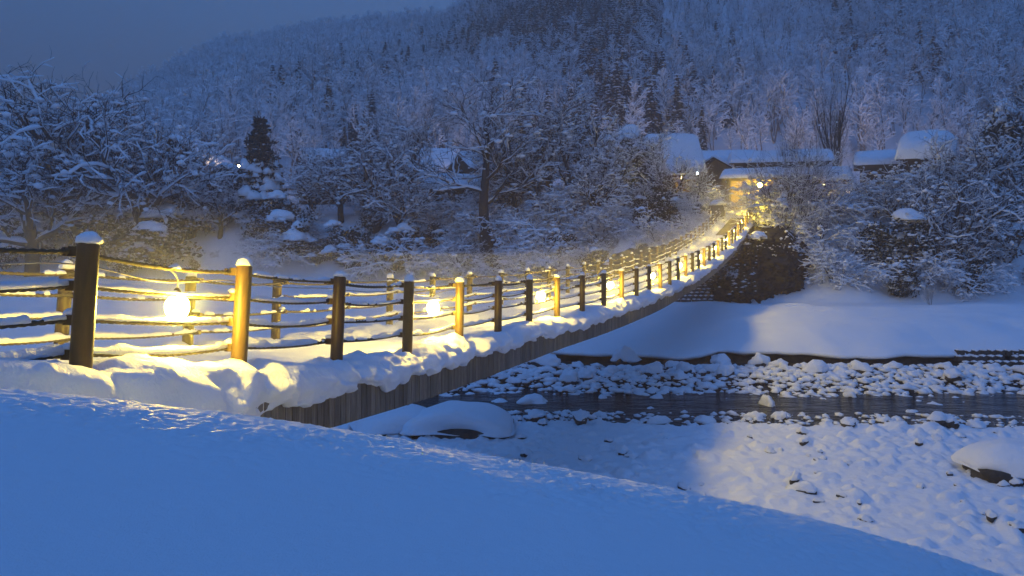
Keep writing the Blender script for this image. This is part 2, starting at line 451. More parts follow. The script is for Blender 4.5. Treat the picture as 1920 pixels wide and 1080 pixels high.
# ------------------------------------------------------------------ bridge path
_d = [.40, .44, .5, .6, .64, .65, .68, .76, .83, .85, .84, .825, .82, .815]
BX = {-2: -4.7, -1: -4.3, 0: -3.55}
x_ = -3.106
BX[1] = x_
for i, d in enumerate(_d[1:]):
    x_ += d; BX[2 + i] = x_
last = max(BX)
for n in range(last + 1, 46): BX[n] = BX[n - 1] + 0.8085
bn = np.array(sorted(BX)); bx = np.array([BX[n] for n in bn])
zn = np.array([-2, -1, 0, 1, 2, 3, 4, 5, 6, 7, 8, 9, 10, 11, 12, 13, 14, 16.5, 19.5, 22.5, 25.5, 28.5, 31.5, 34.5, 37.5, 40, 45])
zz = np.array([.15, .10, .01, -.125, -.37, -.59, -.77, -.90, -1.0, -1.09, -1.15, -1.21, -1.25, -1.27, -1.28, -1.285, -1.265, -1.11, -.88, -.5, .03, .69, 1.5, 2.4, 3.3, 4.0, 4.3])
def path(n):
    n = np.asarray(n, float)
    return np.stack([herm(bn.astype(float), bx, n), 5.86 + 2.1 * (n - 1), herm(zn, zz, n)], -1)
def path_frame(n):
    """position of the near top rail, unit tangent (3D), outward unit vector (towards the camera side)"""
    n = np.asarray(n, float)
    p = path(n); q = path(n + .02) - path(n - .02)
    tl = q / np.linalg.norm(q, axis=-1, keepdims=True)
    out = np.stack([q[..., 1], -q[..., 0], q[..., 0] * 0], -1); out /= np.linalg.norm(out, axis=-1, keepdims=True)
    return p, tl, out
WID = 2.9
N0, N1 = -1.6, 38.8
def sweep(ns, prof_o, prof_h, closed=False):
    """ns (K), prof_o/prof_h (K,M): outward offset and height relative to the near top rail"""
    p, tl, out = path_frame(ns)
    V = p[:, None, :] + out[:, None, :] * prof_o[..., None]
    V[..., 2] = p[:, None, 2] + prof_h
    K, M = prof_o.shape
    return V.reshape(-1, 3), grid_faces(M, K, closed)

bridge = empty('suspension_footbridge', (0, 0, 0))
tag(bridge, 'long sagging footbridge with brown posts and rope railings crossing the river', 'footbridge')

# deck slab and its snow
ns = np.linspace(N0, N1, 240)
o = np.repeat(np.array([[0.155, 0.155, -WID - .155, -WID - .155]]), len(ns), 0)
h = np.repeat(np.array([[-1.22, -1.64, -1.64, -1.22]]), len(ns), 0)
V, Fc = sweep(ns, o, h, True)
mk('deck', V, Fc, M_WALL, bridge, smooth=False)
ns = np.concatenate([np.arange(N0, 10, 0.035), np.arange(10, N1, 0.12)])
ov = np.linspace(-WID + .3, -.3, 48)
o = np.repeat(ov[None], len(ns), 0)
NS = np.repeat(ns[:, None] * 2.1, len(ov), 1)
h = -1.12 + 0.10 * (fbm(NS * 1.2, o * 1.2, 101, 4) - .5) + 0.06 * (vn(NS * 3.2, o * 3.2, 103) - .5) + 0.16 * (np.abs(o + WID / 2) / (WID / 2)) ** 3
h = h - .26 * sstep(29.5, 31.0, NS / 2.1 + 2.2 * (fbm(NS * .8, o * .8, 107, 2) - .5))
h = h - 0.10 * np.clip(vn(NS * 2.6, o * 3.6, 105) - .62, 0, 1) * sstep(.95, .5, np.abs(o + WID / 2 + .1))
V, Fc = sweep(ns, o, h)
mk('deck_snow', V, Fc, M_SNOW_BERM, bridge)

# snow heaped over both deck edges
def catmull(P, m):
    P = np.array(P, float); k = len(P)
    t = np.linspace(0, k - 1, m)
    return np.stack([herm(np.arange(k).astype(float), P[:, 0], t), herm(np.arange(k).astype(float), P[:, 1], t)], -1)
def berm(side, seed):
    ns = np.concatenate([np.arange(N0, 6, 0.018), np.arange(6, 14, 0.035), np.arange(14, N1, 0.09)])
    pr = catmull([(-.80, -1.16), (-.52, -1.10), (-.30, -1.0), (-.08, -.93), (.12, -.94), (.27, -1.02), (.355, -1.15), (.345, -1.25), (.29, -1.31), (.215, -1.33), (.19, -1.25)], 34)
    K, M = len(ns), len(pr)
    s = ns * 2.1
    q = np.linspace(0, 3.0, M)
    Sg, Qg = np.meshgrid(s, q, indexing='ij')
    big = fbm(s * .62, s * 0 + 1.5, seed, 2)                     # heap by heap
    ph = ns - np.floor(ns) if side > 0 else (ns - .42) - np.floor(ns - .42)
    notch = np.exp(-(np.minimum(ph, 1 - ph) * 2.1 / .17) ** 2)    # melted hollow at each post
    o = np.repeat(pr[None, :, 0], K, 0); h = np.repeat(pr[None, :, 1], K, 0)
    up = (h + 1.2)
    amp = (0.55 + 0.95 * big + (.75 * sstep(1.75, .95, ns) + .5 * sstep(.9, .2, ns) if side > 0 else 0))[:, None]
    h = np.where(up > 0, -1.2 + up * amp, h)
    low = (up < 0.0) & (o > 0)
    hang = (fbm(s * 1.1, s * 0 + 4, seed + 3, 3) - .5) * .30 + (vn(s * 6.5, s * 0 + 2, seed + 5) - .5) * .09 + (vn(s * 17, s * 0 + 2, seed + 6) - .5) * .05
    deep = sstep(2.2, 0.6, ns) * .30 if side > 0 else ns * 0
    h = h - np.where(up < 0.08, 1, 0) * np.clip((0.08 - up) / .2, 0, 1) * (hang[:, None] * .8 + deep[:, None])
    o = o + np.where(o > 0.1, (o - .1) / .25, 0) * ((fbm(s * .8, s * 0 + 7, seed + 7, 3) - .45) * .22)[:, None]
    lum = (fbm(Sg * 1.7, Qg * 1.9, seed + 11, 3) - .5) * .16 + (vn(Sg * 4.2, Qg * 4.5, seed + 13) - .5) * .075 + (vn(Sg * 11, Qg * 12, seed + 15) - .5) * .030 + (vn(Sg * 26, Qg * 26, seed + 16) - .5) * .014
    ang = np.linspace(math.pi * .65, -math.pi * .25, M)[None]
    fade = np.clip(np.linspace(0, 1, M) * 8, 0, 1) * np.clip((1 - np.linspace(0, 1, M)) * 7, 0, 1)
    lum = lum * fade[None] - (notch[:, None] * .10) * fade[None] * np.where(o > -.15, 1, .4)
    o = o + np.cos(ang) * lum; h = h + np.sin(ang) * lum
    o = np.where(pr[None, :, 0] > .2, np.maximum(o, .20), o)
    if side > 0: V, Fc = sweep(ns, o, h)
    else: V, Fc = sweep(ns, -WID - o, h)
    mk('edge_snow', V, Fc, M_SNOW_BERM, bridge)
berm(1, 201); berm(-1, 301)

# timber boards of the side, one by one
fn = []
n_ = N0
PW = 0.145
while n_ < N1:
    fn.append(n_); n_ += PW / 2.15
pm = []
for k in range(5):
    gq = Geo(); r2 = random.Random(k)
    w = PW * (0.93 + .05 * r2.random()); t_ = 0.035
    V = []
    for z in (-.55, 0):
        for x, y in ((-w / 2, 0), (-w / 2 + .006, -t_), (w / 2 - .006, -t_), (w / 2, 0)): V.append((x, y, z + (r2.random() * .02 - .02 if z < -.2 else 0)))
    gq.add(V, [(1, 2, 6, 5), (0, 1, 5, 4), (2, 3, 7, 6), (3, 2, 1, 0), (4, 5, 6, 7)])
    pm.append(mesh_data('plank', gq.V, gq.F, M_PLANK, smooth=False))
def fascia(side):
    rest = Geo(); cnt = 0
    for i, n in enumerate(fn):
        p, tl, out = path_frame(n)
        off = (0.165 + rng.random() * .008) if side > 0 else (-WID - .165)
        pos = Vector(p + out * off) + Vector((0, 0, -1.175))
        x = Vector((tl[0], tl[1], 0)).normalized(); y = -Vector(out) * (1 if side > 0 else -1)
        if side < 0: x = -x
        zx = Vector((0, 0, 1))
        sh = tl[2] / math.hypot(tl[0], tl[1]) * (1 if side > 0 else -1)
        me = pm[rng.randrange(5)]
        mtx = Matrix(((x.x, y.x, 0, pos.x), (x.y, y.y, 0, pos.y), (x.z, y.z, 1, pos.z), (0, 0, 0, 1)))
        if side > 0 and n > -0.2 and cnt < 290:
            ob = link('plank', me, bridge); ob.matrix_local = mtx; cnt += 1
        else:
            rest.add([mtx @ v.co for v in me.vertices], [tuple(pp.vertices) for pp in me.polygons])
    ob = mk('side_boards', rest.V, rest.F, M_PLANK, bridge, smooth=False); ob['kind'] = 'stuff'
fascia(1); fascia(-1)
ns = np.linspace(N0, N1, 300)
for nm, c in (('edge_beam', .10), ('edge_beam', -WID - .10)):
    o = np.repeat(np.array([[c - .06, c + .06, c + .06, c - .06]]), len(ns), 0)
    h = np.repeat(np.array([[-1.675, -1.675, -1.755, -1.755]]), len(ns), 0)
    V, Fc = sweep(ns, o, h, True); mk(nm, V, Fc, M_IRON, bridge, smooth=False)

# posts with brackets and snow caps
gq = Geo(); k = 18
zs = [-1.25, -.03, .045, .062, .066]; rs = [.078, .078, .078, .068, .0]
V = [(r * math.cos(2 * math.pi * j / k), r * math.sin(2 * math.pi * j / k), z) for z, r in zip(zs, rs) for j in range(k)]
post_me = mesh_data('post', V, grid_faces(k, 5, True), M_STEEL)
def bracket_mesh():
    gq = Geo()
    gq.box((0, -.105, 0), (.075, .075, .075))
    gq.tube([Vector((0, -.06, 0)), Vector((0, -.19, 0))], [.026, .026], 8)
    gq.tube([Vector((0, -.185, 0)), Vector((0, -.205, 0))], [.038, .038], 6)
    return mesh_data('bracket', gq.V, gq.F, M_STEEL, smooth=False)
br_me = bracket_mesh()
caps = []
for kk in range(4):
    gq = Geo(); r2 = random.Random(kk + 40)
    V = []
    for v in ICO[3][0]:
        q = 1 + .16 * mnoise.noise(Vector(v) * 1.8 + Vector((kk * 5, 0, 0)))
        z = v[2] * (.080 if v[2] > 0 else .022)
        V.append((v[0] * .081 * q, v[1] * .081 * q, .072 + z * q))
    caps.append(mesh_data('snow_cap', V, ICO[3][1], M_SNOW_BERM))
bs_me = mesh_data('bracket_snow', [(v[0] * .05, v[1] * .06 - .11, .045 + v[2] * (.045 if v[2] > 0 else .01)) for v in ICO[2][0]], ICO[2][1], M_SNOW_BERM)
sk_me = []
for kk in range(3):
    V = []; Fq = []; r2 = random.Random(kk + 90); n_ = 40
    for i in range(n_):
        z = .05 - i * .026; w = max(.0, .010 + .012 * (mnoise.noise(Vector((kk * 3., z * 7, 0)))) + .004 * r2.random()); a0 = -.35 + kk * .3
        for da, rr in ((-w / .078, .0775), (0, .0785 + w * .7), (w / .078, .0775)): V.append((rr * math.cos(a0 + math.pi + da), -rr * math.sin(a0 + math.pi + da), z))
    for i in range(n_ - 1):
        for j in range(2): Fq.append((i * 3 + j, i * 3 + j + 1, i * 3 + j + 4, i * 3 + j + 3))
    sk_me.append(mesh_data('snow_streak', V, Fq, M_SNOW_BERM))
RAILS = (0.0, -.25, -.5, -.75)
def post(n, side):
    p, tl, out = path_frame(n)
    off = 0.0 if side > 0 else -WID
    pos = Vector(p + out * off)
    t3 = Vector(tl); z = (Vector((0, 0, 1)) - t3 * t3.z).normalized()
    x = -t3 if side > 0 else t3; y = Vector(out) * (1 if side > 0 else -1)   # brackets are modelled along -y, the walkway side
    M = Matrix(((x.x, y.x, z.x, pos.x), (x.y, y.y, z.y, pos.y), (x.z, y.z, z.z, pos.z), (0, 0, 0, 1)))
    po = link('post', post_me, bridge); po.matrix_local = M
    for i, rz in enumerate(RAILS):
        b = link('bracket', br_me, po, (0, 0, rz))
        if rng.random() < .6 and i > 0 and n < 20: link('bracket_snow', bs_me, po, (0, 0, rz))
    if side > 0 and n < 9: link('snow_streak', sk_me[rng.randrange(3)], po)
    c = link('snow_cap', caps[rng.randrange(4)], po); s_ = .85 + .3 * rng.random(); c.scale = (s_, s_, .7 + .7 * rng.random()); c.rotation_euler = (0, 0, rng.random() * 6)
    c.location = (0, 0, .075 * (1 - c.scale[2]))
for n in range(-1, 39): post(n, 1)
for n in range(-1, 35): post(n + .42, -1)

# rope rails: twisted near the camera, plain beyond
def rail_ns(ph0, n0, n1):
    out = []
    n = n0
    while n < n1:
        out.append(n); n += (.012 if n < 7 else (.03 if n < 12 else .12))
    return np.array(out)
for side in (1, -1):
    ph0 = 0 if side > 0 else .42
    ns = rail_ns(ph0, N0 + .1, N1 - .3 if side > 0 else 34.6)
    p, tl, out = path_frame(ns)
    ph = (ns - ph0) - np.floor(ns - ph0)
    base = p + out * ((-.135) if side > 0 else (-WID + .135))
    for ri, rz in enumerate(RAILS):
        sag = 4 * ph * (1 - ph) * (.034 + .014 * np.sin(np.floor(ns - ph0) * 2.3 + ri * 1.7))
        c = base.copy(); c[:, 2] += rz - sag
        K = 10; r0 = .018 if ri else .017
        th = np.linspace(0, 2 * math.pi, K, endpoint=False)[None]
        tw = (ns * 2.1 / .085 * 2 * math.pi / 2)[:, None]
        fadet = np.where(ns < 11, 1.0, 0.0)[:, None]
        rr = r0 * (1 + .27 * np.cos(2 * th - 2 * tw) * fadet)
        upv = np.cross(out, tl) * np.sign(np.cross(out, tl)[:, 2:3])
        V = c[:, None] + out[:, None] * (np.cos(th) * rr)[..., None] + upv[:, None] * (np.sin(th) * rr)[..., None]
        mk('rope_rail', V.reshape(-1, 3), grid_faces(K, len(ns), True), M_ROPE, bridge)
        # snow lying along the rope
        s = ns * 2.1
        cov = fbm(s * .55, s * 0 + ri * 7 + side, 401 + ri, 2) + .35 * (vn(s * 9, s * 0 + ri, 407) - .5)
        th_ = (.60, .27, .22, .17)[ri] if side > 0 else (.70, .45, .32, .28)[ri]
        a = sstep(th_ - .03, th_ + .08, cov)
        hgt = a * (.022 + .036 * vn(s * 4.2, s * 0 + ri, 411) + .014 * (vn(s * 22, s * 0, 413) - .3)) * (1.25 if ri == 3 else 1)
        wdt = a * (.024 + .008 * vn(s * 6, s * 0 + 3, 415))
        P5 = []
        for ox, oz in ((-1, -.05), (-.85, .55), (0, 1.0), (.85, .55), (1, -.05), (0, -.3)):
            P5.append(c + out * (wdt * ox)[:, None] + np.array([0, 0, 1.0])[None] * (r0 * .6 + hgt * oz - .012 * (1 - a))[:, None])
        V = np.stack(P5, 1).reshape(-1, 3)
        mk('rope_snow', V, grid_faces(6, len(ns), True), M_SNOW_BERM, bridge)

# ------------------------------------------------------------------ lamps hung from the near rope
ORD = ['first', 'second', 'third', 'fourth', 'fifth', 'sixth', 'seventh', 'eighth', 'ninth', 'tenth', 'eleventh', 'twelfth', 'thirteenth']
globe_me = mesh_data('globe', [(v[0] * .104, v[1] * .104, v[2] * .114) for v in ICO[3][0]], ICO[3][1], M_BULB)  # globe made oversize, its shape stands in for the glare round the bulb
gq = Geo(); gq.tube([Vector((0, 0, .10)), Vector((0, 0, .135)), Vector((0, 0, .16)), Vector((0, 0, .175))], [.038, .036, .026, .01], 10)
sock_me = mesh_data('socket', gq.V, gq.F, M_IRON)
gq = Geo(); gq.tube([Vector((0, 0, .17)), Vector((.01, 0, .24)), Vector((-.02, .0, .30)), Vector((-.06, 0, .335))], [.006] * 4, 6)
cord_me = mesh_data('cord', gq.V, gq.F, M_CABLE)
for i in range(13):
    n = 1.6 + 3 * i
    if n > 38: break
    p, tl, out = path_frame(n)
    pos = Vector(p - out * .15) + Vector((0, 0, -.38))
    l = empty('hanging_lamp', pos, rng.random() * 6)
    where = 'hung between the first two large posts' if i == 0 else f'{ORD[i]} along the rope railing from the near end'
    if i == 12: where = 'last along the rope railing at the far end'
    tag(l, f'glowing yellow globe lamp, {where}', 'lamp', 'globe lamps along the bridge railing')
    link('globe', globe_me, l); link('socket', sock_me, l); link('cord', cord_me, l)
# supply cable drooping along the top rope
ns = np.arange(N0 + .1, 30, .06)
p, tl, out = path_frame(ns); ph = ns - np.floor(ns)
c = p - out * .16; c[:, 2] += -.035 - .07 * np.sin(ph * math.pi) ** 2 * (0.6 + .5 * np.sin(np.floor(ns) * 1.9)) - .055
gq = Geo(); gq.tube([Vector(q) for q in c], [.0065] * len(ns), 6)
tag(mk('power_cable', gq.V, gq.F, M_CABLE), 'thin pale lamp cable drooping under the top rope of the bridge', 'cable')

# ------------------------------------------------------------------ stones along the river
def rock_mesh(seed, cap=False, name='stone'):
    V = []
    for v in ICO[3 if cap else 2][0]:
        p = Vector(v)
        q = 1 + .55 * mnoise.noise(p * 1.1 + Vector((seed * 3.1, 0, 0))) + .22 * mnoise.noise(p * 2.3 + Vector((0, seed * 2.3, 0)))
        if not cap:
            V.append((p.x * q, p.y * q * .85, p.z * q * .62))
        else:
            q2 = 1 + .85 * (q - 1) + .16 * mnoise.noise(p * 2.2 + Vector((9, seed, 0)))
            z = p.z * (.58 if p.z > 0 else .16)
            V.append((p.x * q2 * .98, p.y * q2 * .84, .30 + z * q2))
    return mesh_data(name, V, ICO[3 if cap else 2][1], M_SNOW if cap else M_ROCK)
rocks = [rock_mesh(k) for k in range(7)]
rcaps = [rock_mesh(k, True, 'snow_cap') for k in range(7)]
def stone(X, Y, z, s, lab, group, k=None, capz=1.0, sq=1.0):
    k = rng.randrange(7) if k is None else k
    e = empty('river_stone', (X, Y, z), rng.random() * 6.28, (s * (.85 + .5 * rng.random()), s * (.65 + .5 * rng.random()), s * sq * (.8 + .4 * rng.random())))
    tag(e, lab, 'stone', group)
    link('rock', rocks[k], e); c = link('snow_cap', rcaps[k], e); c.scale = (1, 1, capz)
    return e
def near_what(X, Y, depth=True):
    x = 960 + X / Y * F; y = HOR + 7 / Y * F
    for lim, nm in ((960, 'beside the bridge boards'), (1080, 'below the snow overhang'), (1200, 'left of the snow-ball'), (1310, 'below the dark cliff'), (1400, 'left of the stream boulder'),
                    (1500, 'right of the stream boulder'), (1620, 'below the leaning snow pillow'), (1730, 'below the big evergreen'), (1830, 'left of the right-hand slab'), (9999, 'at the right border')):
        if x < lim: break
    return nm if not depth else nm + (' by the ledge' if Y > 38 else ' in mid-shallows' if Y > 35.5 else ' at the water' if Y > 27 else ' far off' if Y > 23 else ' midway' if Y > 19 else ' close by')
# boulders that stand out
for (x, yb, Y, s, sq, lab) in (
    (905, 735, 37.5, .62, 1.3, 'dark upright boulder with snow hat beside the bridge boards, left end of the stony shallows'),
    (1020, 712, 40.2, .8, 1.0, 'large dark boulder below the snow overhang at the stone revetment'),
    (1000, 757, 33.6, .75, .8, 'squat snowy boulder alone in the dark water near the snow slab'),
    (1176, 690, 41.0, .62, 1.5, 'tall boulder carrying a round snow ball under the ledge'),
    (1440, 768, 32.9, .46, 1.3, 'wide dark stream boulder with a snow cap standing in the middle of the stream'),
    (1352, 697, 40.8, .62, 1.2, 'dark boulder half hidden under the snow ledge, mid river'),
    (1425, 693, 40.8, .5, 1.3, 'small dark boulder leaning below the snow ledge'),
    (1360, 722, 37.6, .55, 1.2, 'brown bare-faced boulder among snowy stones in mid shallows'),
    (1530, 712, 38.3, .6, 1.1, 'rounded boulder with a thick leaning snow pillow in the far shallows'),
    (1790, 722, 37.5, .7, .8, 'long boulder showing a dark flank among the far stones at right'),
    (1225, 715, 38.2, .55, .9, 'broad snow pillow boulder among the far shallows below the bank'),
    (1085, 770, 31.5, .35, .8, 'little white-topped stone alone in the water right of the slab')):
    Z = z_bed(PX(x, Y), Y) + .18 * s
    stone(PX(x, Y), Y, float(Z), s, lab, 'boulders of the river', sq=sq, capz=1.15)
n_st = 0
pts = []
def free(X, Y, s):
    for (a, b, c) in pts:
        if (a - X) ** 2 + ((b - Y) * 1.0) ** 2 < (.62 * (s + c)) ** 2: return False
    pts.append((X, Y, s)); return True
tries = 0
while n_st < 135 and tries < 6000:
    tries += 1
    Y = 31.6 + 8.5 * rng.random() ** .75; X = PX(850 + 1150 * rng.random(), Y)
    s = (.20 + .32 * rng.random() ** 2.4) * (1.1 if Y > 36 else .75)
    if Y < 35 and rng.random() < .25: continue
    if not free(X, Y, s): continue
    stone(X, Y, float(z_bed(X, Y)) + .30 * s, s, ('larger' if s > .34 else 'small') + ' snow-capped stone in the far shallows ' + near_what(X, Y), 'snowy stones of the far shallows'); n_st += 1
n_b = 0; tries = 0
while n_b < 48 and tries < 4000:
    tries += 1
    X = -8 + 30 * rng.random(); e = 30.0 - 0.045 * max(X - 3, 0); Y = e + 1.3 * (rng.random() - .55) * 2
    s = .13 + .25 * rng.random() ** 1.6
    if not free(X, Y, s): continue
    zb = max(float(z_bar(np.array([X]), np.array([Y]))[0]), -7.15)
    stone(X, Y, zb + .1 * s, s, ('larger' if s > .34 else 'small') + ' snow-topped stone on the near water edge ' + near_what(X, Y, False), 'snowy stones along the near water edge'); n_b += 1
n_g = 0; tries = 0
while n_g < 105 and tries < 4000:
    tries += 1
    Y = 16.2 + 11.5 * rng.random(); X = PX(700 + 1260 * rng.random(), Y)
    px_ = 960 + X / Y * F
    if Y > 440 + 0 and px_ < 0: continue
    s = (.09 + .20 * rng.random() ** 2) * (1 if Y > 20 else .8)
    if px_ < 1350 and rng.random() < .6: continue
    if not free(X, Y, s * 1.2): continue
    zb = float(z_bar(np.array([X]), np.array([Y]))[0])
    stone(X, Y, zb - .14 * s, s, ('big' if s > .16 else 'small') + ' snow-cushioned stone on the gravel bar ' + near_what(X, Y), 'buried stones of the gravel bar', capz=1.1); n_g += 1
# countless small stones: one object
def small_stones(name, n, xy, zf, s0, s1, seed, mats):
    r2 = np.random.default_rng(seed)
    gq = Geo()
    base = [(rock_mesh(k + 20), rock_mesh(k + 20, True)) for k in range(1)]
    T = ICO[1]
    Vt = np.array(T[0]); Ft = np.array(T[1])
    X, Y = xy(r2, n); Z = zf(X, Y)
    sz = s0 + (s1 - s0) * r2.random(len(X)) ** 2
    rz = r2.random(len(X)) * 6.28
    VV = []; FF = []; MM = []; b = 0; el = .7 + .7 * r2.random(len(X))
    for cap in (0, 1):
        for i in range(len(X)):
            q = 1 + .6 * (r2.random(len(Vt)) - .5)
            v = Vt * q[:, None]
            if cap:
                v = v * np.array([1.05, .9, 1]); v[:, 2] = .34 + np.where(v[:, 2] > 0, v[:, 2] * .55, v[:, 2] * .15)
            else: v = v * np.array([1, .85, .6])
            v = v * np.array([el[i], 1, 1]); ca, sa = math.cos(rz[i]), math.sin(rz[i])
            v = np.stack([v[:, 0] * ca - v[:, 1] * sa, v[:, 0] * sa + v[:, 1] * ca, v[:, 2]], -1) * sz[i] + np.array([X[i], Y[i], Z[i]])
            VV.append(v); FF.append(Ft + b); MM.append(np.full(len(Ft), cap)); b += len(Vt)
    o = mk(name, np.concatenate(VV), np.concatenate(FF), [M_ROCK, M_SNOW], mi=np.concatenate(MM).astype(np.int32))
    return o
def xy_far(r, n):
    Y = 31.0 + 9.6 * r.random(n) ** .62; X = PX(820 + 1250 * r.random(n), Y)
    keep = (Y > 33.9 + 2.2 * (fbm(X * .3, Y * .3, 57, 3) - .5) * 2) | (r.random(n) < .30)
    return X[keep], Y[keep]
tag(small_stones('pebble_field', 5200, xy_far, lambda X, Y: z_bed(X, Y) + .05, .07, .30, 5, None),
    'countless small snowy stones filling the far shallows', kind='stuff')
def xy_near(r, n):
    X = -9 + 32 * r.random(n); Y = 30.0 - 0.045 * np.maximum(X - 3, 0) + 1.5 * (r.random(n) - .3) * 1.6
    return X, Y
tag(small_stones('shore_pebbles', 900, xy_near, lambda X, Y: np.maximum(z_bar(X, Y), -7.08) + .02, .06, .2, 6, None),
    'small snowy stones scattered in the water along the gravel bar', kind='stuff')

# big snow-covered slabs
def slab(name, cx, cy, zb, wx, wy, h, seed, lab, rz=0.0, ridge=0.0):
    e = empty(name, (cx, cy, zb), rz); tag(e, lab, 'slab')
    V = []
    for v in ICO[4][0]:
        p = Vector(v)
        q = (abs(p.x) ** 4 + abs(p.y) ** 4 + abs(p.z) ** 4) ** -.25
        p = p * q
        w = 1 + .10 * mnoise.noise(Vector(v) * 1.4 + Vector((seed, 0, 0)))
        x = p.x * wx / 2 * w; y = p.y * wy / 2 * w
        z = h * (.30 + .0) + (p.z * h * (.62 if p.z > 0 else .10)) * w
        top = max(0, p.z)
        z -= top * h * .38 * abs(x / (wx / 2)) ** 2.2
        z += top * ridge * h * math.exp(-((x + wx * .12) / (wx * .11)) ** 2)
        y -= (1 - abs(p.z)) * .18 * wy * math.cos(x / wx * 5 + seed)
        z += .04 * mnoise.noise(Vector((x, y, z)) * 1.3)
        V.append((x, y, z))
    link('snow_cover', mesh_data('snow_cover', V, ICO[4][1], M_SNOW), e)
    V = []
    for v in ICO[3][0]:
        p = Vector(v); q = (abs(p.x) ** 5 + abs(p.y) ** 5 + abs(p.z) ** 5) ** -.2; p = p * q
        w = 1 + .16 * mnoise.noise(Vector(v) * 2 + Vector((seed, 4, 0)))
        V.append((p.x * wx * .455 * w, p.y * wy * .44 * w, h * .12 + p.z * h * .32 * w))
    link('rock', mesh_data('rock', V, ICO[3][1], M_ROCK), e)
    return e
slab('snow_slab', PX(862, 28.0), 28.0, -7.0, 3.9, 2.6, 1.08, 3.0, 'big smooth snow slab lying at the water edge beside the bridge', R(-6), .10)
slab('snow_slab', PX(735, 27.6), 28.4, -7.0, 3.0, 2.4, .95, 8.0, 'grey snow slab tucked under the bridge boards, dark gap below', R(14), .0)
slab('snow_slab', PX(1925, 22.3), 22.6, -6.88, 2.9, 2.0, 1.10, 12.0, 'tall snow slab cut off by the right border on the gravel bar', R(-4), .0)
slab('snow_slab', PX(985, 41.4), 41.6, -6.75, 2.7, 1.8, 1.0, 17.0, 'snow overhang bulging above the stone revetment by the bridge', R(4), .0)
slab('snow_slab', PX(1490, 57), 57, -5.75, 4.2, 2.0, .9, 23.0, 'long low snow hump on the flat far shore below the bank trees', R(3), .0)

# stone revetments: rows of set blocks
bm_ = []
for k in range(3):
    gq = Geo(); r2 = random.Random(k + 3); gq.box((0, 0, 0), (.36, .34, .26))
    V = [(x + .03 * (r2.random() - .5), y + .03 * (r2.random() - .5), z + .03 * (r2.random() - .5)) for x, y, z in gq.V]
    gq2 = Geo(); gq2.add(V, gq.F, 0); gq2.blob((0, -.02, .12), .2, .2, .10, r2, 1, 1)
    bm_.append(mesh_data('stone', gq2.V, gq2.F, [M_ROCK, M_SNOW], gq2.M, smooth=False))
def revet(x0, x1, Y, zb, rows, lab, slope=.42):
    e = empty('stone_revetment', (PX((x0 + x1) / 2, Y), Y, zb)); tag(e, lab, 'revetment')
    Lx = PX(x1, Y) - PX(x0, Y); n = int(Lx / .42)
    for r in range(rows):
        for i in range(n):
            if rng.random() < .06: continue
            s = link('stone', bm_[rng.randrange(3)], e)
            s.location = (-Lx / 2 + (i + .5 * (r % 2)) * .42 + rng.uniform(-.03, .03), r * slope, r * .25 + rng.uniform(-.02, .02))
            s.rotation_euler = (0, 0, rng.uniform(-.1, .1))
rz_ = float(z_far(np.array([PX(1290, 63)]), np.array([63.]))[0])
revet(1232, 1345, 63.5, rz_ + .05, 5, 'rows of small set stones at the foot of the dark cliff under the bridge')
revet(905, 1035, 41.0, -7.0, 4, 'rows of set stones under the snow lip right beside the bridge boards', .3)
revet(1810, 1960, 41.4, -7.0, 4, 'rows of set stones under the snow lip at the right border', .3)

# abutment wall at the far left corner of the bridge
e = empty('abutment', (PX(1346, 78.6), 78.6, -2.0), R(-20)); tag(e, 'dark stone abutment pillar with a snow cap at the far left corner of the bridge', 'pillar')
for rr in range(9):
    for cc in range(2):
        gq = Geo(); gq.box(((cc - .5) * .62 + .1 * (rr % 2) - .05, 0, .28 + rr * .54), (.60, .9 + .05 * rng.random(), .51), rng.uniform(-.03, .03)); mk('stone', gq.V, gq.F, M_ROCK, e, smooth=False)
gq = Geo(); gq.box((0, .04, 2.5), (1.0, .8, 4.9)); mk('core', gq.V, gq.F, M_ROCK, e, smooth=False)
V = [(v[0] * .78, v[1] * .62, 4.95 + v[2] * (.5 if v[2] > 0 else .1)) for v in ICO[3][0]]; mk('snow_cap', V, ICO[3][1], M_SNOW, e)

# dark cliff under the far end of the bridge
def cliff():
    us = np.linspace(0, 1, 200); vs_ = np.linspace(0, 1, 140)
    U, Vv = np.meshgrid(us, vs_)
    x0 = 6.0 + 22 * U
    Yb = np.interp(x0, [6, 11, 15, 19, 22, 28], [76, 69.5, 65.8, 64.0, 65.0, 70.0]); Yt = np.interp(x0, [11, 20, 25, 28], [82, 82, 79.5, 78])
    zt = np.interp(x0, [6, 11, 16, 22, 24.3, 26, 28], [-3.6, -1.6, -.6, .6, 1.0, .2, -2.2])
    zb = -5.9
    prof = Vv ** 1.9
    Yc = Yb + (Yt - Yb) * prof * .62
    Zc = zb + (zt - zb) * np.sin(Vv * math.pi / 2) ** .9
    n = fbm(x0 * .55, Zc * .8, 501, 5) - .5; n2 = fbm(x0 * 1.9, Zc * 2.2, 505, 4) - .5
    n3 = vn(x0 * 5, Zc * 5, 513) - .5
    Yc = Yc - n * 3.6 - n2 * 1.5 - n3 * .45; Zc = Zc + (fbm(x0 * .9, Vv * 6, 509, 3) - .5) * .8 * Vv
    # close the top backwards into the bank
    last = np.stack([x0[-1], Yc[-1] + 6, Zc[-1] - 1.0], -1)
    P = np.concatenate([np.stack([x0, Yc, Zc], -1).reshape(-1, 3), last])
    return P, grid_faces(200, 141)
V, Fc = cliff()
tag(mk('cliff', V, Fc, M_CLIFF), 'dark rock cliff beneath the far end of the bridge', 'cliff', kind='thing')

